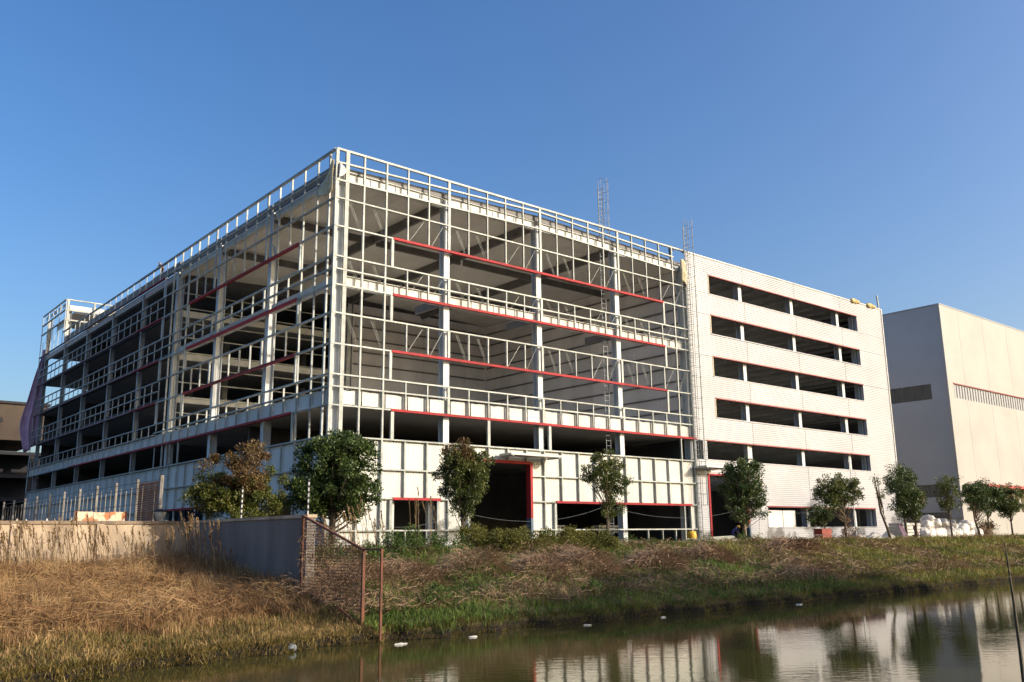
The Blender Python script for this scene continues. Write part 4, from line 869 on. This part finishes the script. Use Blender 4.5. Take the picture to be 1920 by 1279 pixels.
vt = weed('vine_tangle', 45.5, -9.0, 1.3, 2.6, 'bramble', 'brown dead vine tangle round the foot of the airy tree', 'vine', n=1600, size=0.12)
tree('sapling', 'thin leaning sapling with few leaves left of the white bundles', 51.6, -9.5, 6, [(-1.6, 0, 5.5, 0.5, 0.4, 0.8), (-1.2, 0, 4.1, 0.4, 0.4, 0.7)], 260, 0.15, 'leaf_mid', 0.11, lean=(-1.6, 0.2), clusters=26, rad=0.25, trunk_top=5.8)
tree('evergreen_tree', 'green tree turning orange on its right side left of the bundles', 56.4, -9.5, 6.5, [(-1.9, 0, 4.4, 1.8, 1.5, 1.7), (-1.0, 0, 2.9, 1.4, 1.2, 1.1), (0.6, 0, 4.0, 1.1, 1.0, 1.8, 1)], 9000, 0.18, 'leaf_dark', 0.10, mat2='leaf_yellow', clusters=130, rad=0.42)
tree('evergreen_tree', 'tall thin tree with a small high crown before the dark wall', 59.5, -7.0, 7.4, [(-0.2, 0, 6.2, 1.9, 1.5, 1.1), (-0.9, 0, 5.2, 1.2, 1.0, 0.7)], 3600, 0.18, 'leaf_dark', 0.09, clusters=80, rad=0.45)
tree('evergreen_tree', 'sparse grey green tree in front of the white bundles', 63.6, -9.5, 6.6, [(0.2, 0, 5.0, 1.6, 1.4, 1.5), (0.4, 0, 3.6, 1.4, 1.1, 1.0)], 3200, 0.17, 'leaf_mid', 0.09, clusters=90, rad=0.42)
tree('evergreen_tree', 'dark tree leaning left at the right end of the white bundles', 70.0, -9.5, 5.8, [(-0.4, 0, 4.5, 1.8, 1.5, 1.3), (0.6, 0, 3.6, 1.4, 1.2, 1.1)], 6200, 0.18, 'leaf_dark', 0.11, lean=(-1.3, 0), clusters=110, rad=0.42)
tree('evergreen_tree', 'broad dark tree below the red canopy at the right edge', 77.0, -7.5, 6.4, [(0, 0, 5.1, 2.2, 1.8, 1.4), (1.4, 0, 4.1, 1.6, 1.4, 1.2)], 7600, 0.19, 'leaf_dark', 0.10, clusters=120, rad=0.45)
tree('evergreen_tree', 'rightmost yellow green tree cut by the picture edge', 80.5, -8.5, 6, [(0, 0, 4.3, 1.9, 1.7, 1.6), (-1.0, 0, 3.4, 1.5, 1.3, 1.1)], 6000, 0.19, 'leaf_mid', 0.10, clusters=110, rad=0.45)
weed('orange_bush', 80.3, -6.0, 2.4, 2.4, 'leaf_brown', 'round orange brown bush at the right edge of the picture', n=1800, size=0.16)
weed('dead_shrub', 76.5, -7.0, 2.6, 1.7, 'bramble', 'dark purplish dead shrub right of the white bundles', n=1500, size=0.16)

# ------------------------------------------------------------------ cloth sheets and nets
def cloth(name, label, cat, grid, mat, thick=0.02, group=None):
    rows, cols = len(grid), len(grid[0]); vv = [tuple(p) for r in grid for p in r]; ff = []
    for i in range(rows-1):
        for j in range(cols-1): q = i*cols+j; ff.append((q, q+1, q+cols+1, q+cols))
    o = obj(name, vv, ff, mat, None, True); md = o.modifiers.new('thickness', 'SOLIDIFY'); md.thickness = thick; return tag(o, label, cat, group)
g_ = []
for i in range(30):
    t_ = i/29; row = []
    for j in range(14):
        s_ = j/13; z = 26.4-13.1*t_; wdt = 0.4+1.8*min(1, t_*1.4)*(1-0.35*max(0, t_-0.8)*5)
        row.append((0.9-wdt*s_+0.18*math.sin(s_*9+t_*3), 82.0+0.55*math.sin(s_*22+t_*3)+0.25*math.sin(t_*11+s_*5), z+0.5*math.sin(s_*6)*t_-0.5*s_*t_))
    g_.append(row)
cloth('dust_net', 'long purple dust net hanging down the far left end of the frame', 'net', g_, 'purple')
g_ = [[(-0.14-0.10*math.sin(s*3+t*2)-0.55*s*t, 0.05+(0.5+1.8*t)*s*(1-0.45*max(0, t-0.7)/0.3), 25.75-2.2*t-0.35*s+0.15*math.sin(5*s+3*t)) for s in np.linspace(0, 1, 8)] for t in np.linspace(0, 1, 10)]
cloth('torn_sheet', 'torn cream insulation sheet flapping left of the top corner post', 'sheet', g_, 'cream')
g_ = [[(0.12+0.62*s*math.sin(math.pi*min(1, 0.15+t*0.85)), -0.12-0.10*math.sin(s*5+t), 25.55-1.05*t) for s in np.linspace(0, 1, 7)] for t in np.linspace(0, 1, 9)]
cloth('torn_sheet', 'white plastic scrap bulging right of the top corner post', 'sheet', g_, 'white')
g_ = [[(35.55+1.0*s, -0.14-0.2*math.sin(s*3.1+0.5)+0.03*math.sin(t*9), 25.55-2.15*t-0.25*s+0.12*math.sin(7*s)) for s in np.linspace(0, 1, 7)] for t in np.linspace(0, 1, 9)]
cloth('hanging_sheet', 'yellow insulation sheet hung at the top edge of the cladding', 'sheet', g_, 'cream', 0.05)
g_ = [[(0.3+0.7*math.sin(t*2.2)*0.3, LY(1)-0.3-0.5*s*math.sin(t*2.8), 22.6-1.6*t) for s in np.linspace(0, 1, 5)] for t in np.linspace(0, 1, 8)]
cloth('torn_sheet', 'pale plastic strip caught on the first side column near the roof', 'sheet', g_, 'sheet')
g_ = [[(57.0+3.6*s+0.2*math.sin(t*5), -9.2+2.0*s+0.25*math.sin(s*8), float(hgt(57, -9))+1.35*(1-0.75*s)*(1-t)+0.06*math.sin(s*15+t*5)+0.03) for s in np.linspace(0, 1, 16)] for t in np.linspace(0, 1, 9)]
cloth('dust_net', 'dark purple net slumped on the bank top left of the white bundles', 'net', g_, 'purpledark')
g_ = [[(53.9+0.9*s+0.3*t, -9.0-0.4*t, float(hgt(54, -9))+1.5-1.45*t+0.08*math.sin(s*9)) for s in np.linspace(0, 1, 8)] for t in np.linspace(0, 1, 8)]
cloth('dust_net', 'narrow pinkish net strip hanging beside the leaning sapling', 'net', g_, 'purpledark')

# ------------------------------------------------------------------ bundles, sheets and small things by the clad wall
def puffy(name, label, cat, loc, r, L, mat, rz=0, group=None, lumps=0.12, up=False):
    n, m = 22, 15; vv = []; ff = []; sd = random.uniform(0, 50)
    for i in range(m):
        t_ = -1+2*i/(m-1); rr = r*(1-abs(t_)**5)**0.4 if abs(t_) < 1 else r*0.25
        for k in range(n):
            a = 2*math.pi*k/n; q = rr*(1+lumps*math.sin(3*a+sd+2*t_)*math.cos(5*t_+sd)+lumps*0.6*math.sin(7*a+sd*2+4*t_)+random.uniform(-0.07, 0.07))
            p_ = (t_*L/2, q*math.cos(a), q*math.sin(a)*0.92)
            if up: p_ = (p_[1], p_[2], p_[0])
            vv.append(p_)
    for i in range(m-1):
        for k in range(n): a = i*n+k; b_ = i*n+(k+1) % n; ff.append((a, b_, b_+n, a+n))
    ff += [tuple(reversed(range(n))), tuple((m-1)*n+k for k in range(n))]
    o = obj(name, vv, ff, mat, None, True); o.location = loc; o.rotation_euler.z = rz; return tag(o, label, cat, group)
for i in range(13):
    x_ = 63.2+i*0.95; lv = 0.62 if i % 2 == 0 else 0.66
    puffy('insulation_roll', ORD[i]+' white wrapped insulation roll from the left in the bottom row of the heap', 'insulation roll', (x_+random.uniform(-.2, .2), -6.8+random.uniform(-.4, .4), 0.45), random.uniform(0.55, 0.85), random.uniform(1.2, 2.0), 'white', random.uniform(0.2, 2.6), 'wrapped insulation rolls')
    if 0 < i < 12: puffy('insulation_roll', ORD[i-1]+' white wrapped insulation roll from the left in the top row of the heap', 'insulation roll', (x_+random.uniform(-.3, .3), -6.6+random.uniform(-.4, .4), 1.35+0.35*math.sin(i*0.55)+random.uniform(-.2, .15)), random.uniform(0.42, 0.75), random.uniform(1.0, 1.9), 'white', random.uniform(-0.6, 1.6), 'wrapped insulation rolls', 0.2)
for i in range(5):
    o = piece('insulation_pack', 'white', (58.8+0.1*i, -6.9, 0.02+0.32*i), (62.6+0.06*i, -5.3, 0.31+0.32*i)); tag(o, ['bottom', 'second lowest', 'middle', 'second highest', 'topmost'][i]+' flat white insulation pack of the stack left of the wrapped rolls', 'insulation pack', 'stacked flat packs')
    md = o.modifiers.new('soft', 'BEVEL'); md.width = 0.08; md.segments = 2
def heap(label, x0, x1, y0, y1, h, mat='white', name='plastic_sheeting'):
    g_ = []
    for t in np.linspace(0, 1, 8):
        row = []
        for s in np.linspace(0, 1, 26):
            x = x0+(x1-x0)*s; y = y0+(y1-y0)*t; row.append((x, y, float(hgt(x, y))+0.03+h*math.sin(math.pi*t)**0.7*(0.45+0.3*math.sin(x*2.3)+0.25*math.sin(x*5.7+t*3))*min(1, s*8, (1-s)*8)))
        g_.append(row)
    cloth(name, label, 'plastic sheet', g_, mat)
heap('crumpled white plastic sheeting along the foot of the clad wall', 48, 56.5, -8.0, -6.6, 0.9)
heap('low strip of white plastic lying right of the worker', 37.0, 46.2, -7.4, -6.2, 0.35)
heap('torn white plastic lying on the ground below the ladder', 25.0, 34.0, -8.0, -7.0, 0.4)
heap('small white plastic heap below the small window', 1.2, 3.0, -10.2, -9.2, 1.2)
o = thing('steel_offcuts', 'bundle of long pale steel strips on the ground below the ladder', 'steel strips', (30.0, -6.4, 0.05))
for i in range(6): bar('strip', 'steel', (-2.8+random.uniform(-.3, .3), -0.3+0.12*i, 0.06+0.05*i), (3.0+random.uniform(-.5, .5), -0.3+0.15*i, 0.1+0.08*i), 0.14, 0.05, o)
rbx = thing('crate', 'stacked dark red crates against the clad wall', 'crate', (45.6, -6.4, 0.0))
for i in range(2):
    for j in range(2): piece('crate_body', 'orange', (-0.75+0.77*i, -0.4, 0.55*j), (-0.03+0.77*i, 0.4, 0.55*j+0.52), rbx); piece('crate_rim', 'redthin', (-0.77+0.77*i, -0.42, 0.55*j+0.44), (-0.01+0.77*i, -0.401, 0.55*j+0.52), rbx)
yb = MB(); yb.lathe([(0.05, 0), (0.36, 0.02), (0.42, 0.2), (0.42, 0.75), (0.36, 0.95), (0.1, 0.98)], 14)
yo = yb.build('yellow_barrel', 'yellow', None, True); yo.location = (33.9, -1.2, 0.0); tag(yo, 'small yellow drum at the foot of the ladder by the wide window', 'drum')
for i, (x_, z_, l_) in enumerate(((66.8, 26.75, 'yellow foam lump lying on the parapet nearer the last window'), (70.3, 26.75, 'ragged yellow foam lump on the parapet at the right corner'))):
    puffy('foam_lump', l_, 'foam', (x_, 0.0, z_-0.1), 0.26, 2.0, 'foam', 0.05, 'foam lumps on the parapet', 0.25)
bl = piece('storage_tank', 'blueplastic', (12.4, 5.0, 0.05), (15.6, 6.6, 1.9)); tag(bl, 'dark blue container inside the big red doorway', 'container'); md = bl.modifiers.new('soft', 'BEVEL'); md.width = 0.12; md.segments = 2
for i, (x_, y_) in enumerate(((22.0, 4.0), (30.5, 5.0))):
    wb = thing('work_bench', ['dark work bench inside the left half of the wide window', 'dark work bench inside the right half of the wide window'][i], 'bench', (x_, y_, 0))
    piece('top', 'column', (-1.8, -0.4, 1.45), (1.8, 0.4, 1.55), wb)
    for sx in (-1.7, 1.7):
        for sy in (-0.33, 0.33): piece('leg', 'darkbeam', (sx-0.05, sy-0.05, 0), (sx+0.05, sy+0.05, 1.449), wb)
    for q in range(4): piece('drawer', 'darkbeam', (-1.5+0.75*q, -0.35, 0.9), (-0.85+0.75*q, 0.3, 1.44), wb)
pl = thing('utility_pole', 'thin grey pole before the last ground floor window of the clad wall', 'pole', (48.0, -8.2, 0))
b = MB(); b.tube([(0, 0, -0.1), (0.02, 0, 7.4)], [0.05, 0.035], 6); b.build('shaft', 'column', pl); b = MB(); b.tube([(-0.3, 0, 7.0), (0.3, 0, 7.0)], 0.03, 4); b.build('cross_arm', 'column', pl)
# cable slung from tree to tree
cb = MB(); an = [(-4.4, -9.0, 1.9), (3.9, -9.0, 2.1), (15.7, -9.0, 2.6), (30.6, -9.0, 2.6), (48.0, -8.2, 3.6)]
for p_, q_ in zip(an, an[1:]):
    pts = [tuple(Vector(p_).lerp(Vector(q_), t)-Vector((0, 0, 4*0.75*t*(1-t)))) for t in np.linspace(0, 1, 14)]; cb.tube(pts, 0.0065, 4, False)
tag(cb.build('cable', 'ladder'), 'thin grey cable slung from tree to tree in front of the ground floor', 'cable')
# palisade at the right end
pf = thing('palisade_fence', 'black bar fence below the red canopy at the right', 'fence', (72.0, -3.0, 0))
for i in range(26): piece('bar', 'black', (0.35*i, -0.02, 0), (0.35*i+0.05, 0.02, 2.3), pf)
for z in (0.3, 2.0): piece('rail', 'black', (0, 0.021, z), (9.0, 0.06, z+0.06), pf)
# stake in the near water
bs = MB(); bs.tube([(-5.3, -42.0, -4.2), (-5.28, -42.02, -2.0), (-5.24, -42.0, -0.9), (-5.3, -42.0, 0.05), (-5.33, -42.0, 0.42)], [0.042, 0.038, 0.030, 0.019, 0.007], 6)
st = thing('bamboo_stake', 'thin dark bamboo stake standing in the water at the right', 'stake', (0, 0, 0)); bs.build('stem', 'bamboo', st)
for z, dx, dz in ((-0.25, -0.16, 0.1), (-0.35, -0.2, 0.02), (-1.5, -0.09, 0.06)): b = MB(); b.tube([(-5.27, -42, z), (-5.27+dx, -42.05, z+dz)], [0.014, 0.005], 4, False); b.build('twig', 'bamboo', st)
# floating and stranded litter
for i, (x_, y_, s_, l_) in enumerate(((-11.1, -25.9, 0.55, 'long white foam scrap floating below the rusty frame'), (-8.3, -25.9, 0.4, 'white foam scrap floating just right of the rusty frame'), (-21.6, -28.0, 0.4, 'pale scrap floating at the left end of the water'), (-2.8, -25.8, 0.35, 'white scrap floating under the shaded bank'), (1.6, -25.7, 0.35, 'flat grey scrap floating under the shaded bank edge'), (11.0, -25.9, 0.4, 'small white scrap floating near the end of the shade'), (30.5, -25.0, 0.5, 'white scrap caught at the water line on the right'), (35.0, -24.8, 0.6, 'white bag stranded on the right bank edge'), (33.0, -21.5, 0.5, 'white paper lying on the sunlit right bank'))):
    z_ = WZ if i < 6 else float(hgt(x_, y_)); vv = []; nn_ = 9
    for k in range(nn_): a = 2*math.pi*k/nn_; r_ = 0.5*s_*random.uniform(0.6, 1.15); vv.append((r_*math.cos(a), r_*0.45*math.sin(a), 0.0))
    vv2 = [(p_[0]*0.8, p_[1]*0.8, 0.02+random.uniform(0, .025)) for p_ in vv]
    o = obj('litter', vv+vv2, [tuple(range(nn_, 2*nn_))]+[(k, (k+1) % nn_, nn_+(k+1) % nn_, nn_+k) for k in range(nn_)], 'debris'); o.location = (x_, y_, z_+0.005); o.rotation_euler.z = random.uniform(-.6, .3); tag(o, l_, 'litter')
o = puffy('plastic_bag', 'grey blue plastic bag caught at the water edge left of the rusty frame', 'plastic bag', (-14.6, -25.0, -2.50), 0.12, 0.6, 'ladder', -0.5, None, 0.3)

# ------------------------------------------------------------------ people
def person(label, loc, rz, joints, radii, regions, cloth_top, cloth_leg, helmet=None, zs=1.0):
    """joints: name -> xyz; one skinned surface, faces coloured by the nearest bone"""
    t = thing('person', label, 'person', loc); t.rotation_euler.z = rz
    order = list(joints); idx = {k: i for i, k in enumerate(order)}
    ed = [('pelvis', 'belly'), ('belly', 'chest'), ('chest', 'neck'), ('neck', 'head'), ('head', 'crown'), ('chest', 'shL'), ('shL', 'elL'), ('elL', 'haL'), ('chest', 'shR'), ('shR', 'elR'), ('elR', 'haR'), ('pelvis', 'hiL'), ('hiL', 'knL'), ('knL', 'anL'), ('anL', 'toL'), ('pelvis', 'hiR'), ('hiR', 'knR'), ('knR', 'anR'), ('anR', 'toR')]
    me = bpy.data.meshes.new('body_cage'); me.from_pydata([joints[k] for k in order], [(idx[a], idx[b]) for a, b in ed], [])
    o = bpy.data.objects.new('body_cage', me); COL.objects.link(o); md = o.modifiers.new('skin', 'SKIN'); md.use_smooth_shade = True
    for i, k in enumerate(order): r_ = radii[k]; me.skin_vertices[0].data[i].radius = (r_, r_) if not isinstance(r_, tuple) else r_; me.skin_vertices[0].data[i].use_root = (k == 'pelvis')
    o.modifiers.new('sub', 'SUBSURF').levels = 1
    dg = bpy.context.evaluated_depsgraph_get(); m2 = bpy.data.meshes.new_from_object(o.evaluated_get(dg)); bpy.data.objects.remove(o)
    m2.name = 'body'; m2.materials.clear()
    for mm in (cloth_top, cloth_leg, 'skin', 'hair'): m2.materials.append(MT[mm])
    reg = {'pelvis': 1, 'hiL': 1, 'knL': 1, 'anL': 1, 'toL': 3, 'hiR': 1, 'knR': 1, 'anR': 1, 'toR': 3, 'belly': 0, 'chest': 0, 'shL': 0, 'elL': 0, 'shR': 0, 'elR': 0, 'haL': 2, 'haR': 2, 'neck': 2, 'head': 2, 'crown': 3}
    jp = [(Vector(joints[k]), reg[k]) for k in order]
    for p_ in m2.polygons: c_ = p_.center; p_.material_index = min(jp, key=lambda q: (q[0]-c_).length)[1]; p_.use_smooth = True
    bo = bpy.data.objects.new('body', m2); COL.objects.link(bo); bo.parent = t
    if helmet:
        b = MB(); hc = Vector(joints['crown']); b.lathe([(0.19, -0.04), (0.18, 0.0), (0.145, 0.01), (0.135, 0.07), (0.09, 0.13), (0.02, 0.15)], 14); h_ = b.build('helmet', helmet, t, True); h_.location = hc-Vector((0, 0, 0.06))
        d_ = (hc-Vector(joints['head'])).normalized(); h_.rotation_mode = 'QUATERNION'; h_.rotation_quaternion = Vector((0, 0, 1)).rotation_difference(d_)
    return t
RAD = {'pelvis': 0.15, 'belly': 0.14, 'chest': 0.16, 'neck': 0.06, 'head': 0.10, 'crown': 0.085, 'shL': 0.075, 'elL': 0.055, 'haL': 0.04, 'shR': 0.075, 'elR': 0.055, 'haR': 0.04, 'hiL': 0.105, 'knL': 0.075, 'anL': 0.055, 'toL': 0.045, 'hiR': 0.105, 'knR': 0.075, 'anR': 0.055, 'toR': 0.045}
STAND = {'pelvis': (0, 0, 0.95), 'belly': (0, 0, 1.12), 'chest': (0, 0.0, 1.34), 'neck': (0, 0, 1.5), 'head': (0, -0.02, 1.6), 'crown': (0, -0.01, 1.7), 'shL': (0.2, 0, 1.40), 'elL': (0.3, -0.08, 1.15), 'haL': (0.28, -0.3, 1.05), 'shR': (-0.2, 0, 1.40), 'elR': (-0.3, -0.1, 1.15), 'haR': (-0.24, -0.33, 1.08), 'hiL': (0.11, 0, 0.86), 'knL': (0.13, -0.05, 0.48), 'anL': (0.14, 0.02, 0.08), 'toL': (0.15, -0.15, 0.04), 'hiR': (-0.11, 0, 0.86), 'knR': (-0.13, 0.04, 0.48), 'anR': (-0.14, 0.1, 0.08), 'toR': (-0.15, -0.07, 0.04)}
BEND = {'pelvis': (0, 0.12, 0.85), 'belly': (0, -0.02, 1.0), 'chest': (0, -0.22, 1.16), 'neck': (0, -0.34, 1.24), 'head': (0, -0.43, 1.28), 'crown': (0, -0.50, 1.36), 'shL': (0.19, -0.25, 1.14), 'elL': (0.25, -0.36, 0.88), 'haL': (0.12, -0.52, 0.72), 'shR': (-0.19, -0.25, 1.14), 'elR': (-0.25, -0.38, 0.88), 'haR': (-0.1, -0.54, 0.72), 'hiL': (0.12, 0.12, 0.78), 'knL': (0.15, -0.06, 0.44), 'anL': (0.14, 0.08, 0.08), 'toL': (0.15, -0.1, 0.04), 'hiR': (-0.12, 0.12, 0.78), 'knR': (-0.15, 0.02, 0.44), 'anR': (-0.15, 0.2, 0.08), 'toR': (-0.16, 0.02, 0.04)}
person('person in blue workwear and yellow helmet bending over at the clad doorway', (39.7, -1.2, 0.02), R(60), BEND, RAD, None, 'bluecloth', 'bluecloth', 'yellow')
person('person in dark clothes standing on the roof edge next to the cladding', (36.15, 1.4, 25.8), R(70), STAND, RAD, None, 'greycloth', 'greycloth')
person('person in a brown jacket crouching at the parapet on the left roof edge', (1.4, 38.3, 26.75), R(-60), BEND, RAD, None, 'browncloth', 'greycloth')
piece('roof_walkway', 'steel', (0.9, 37.2, 26.58), (1.9, 39.4, 26.72), BLD)
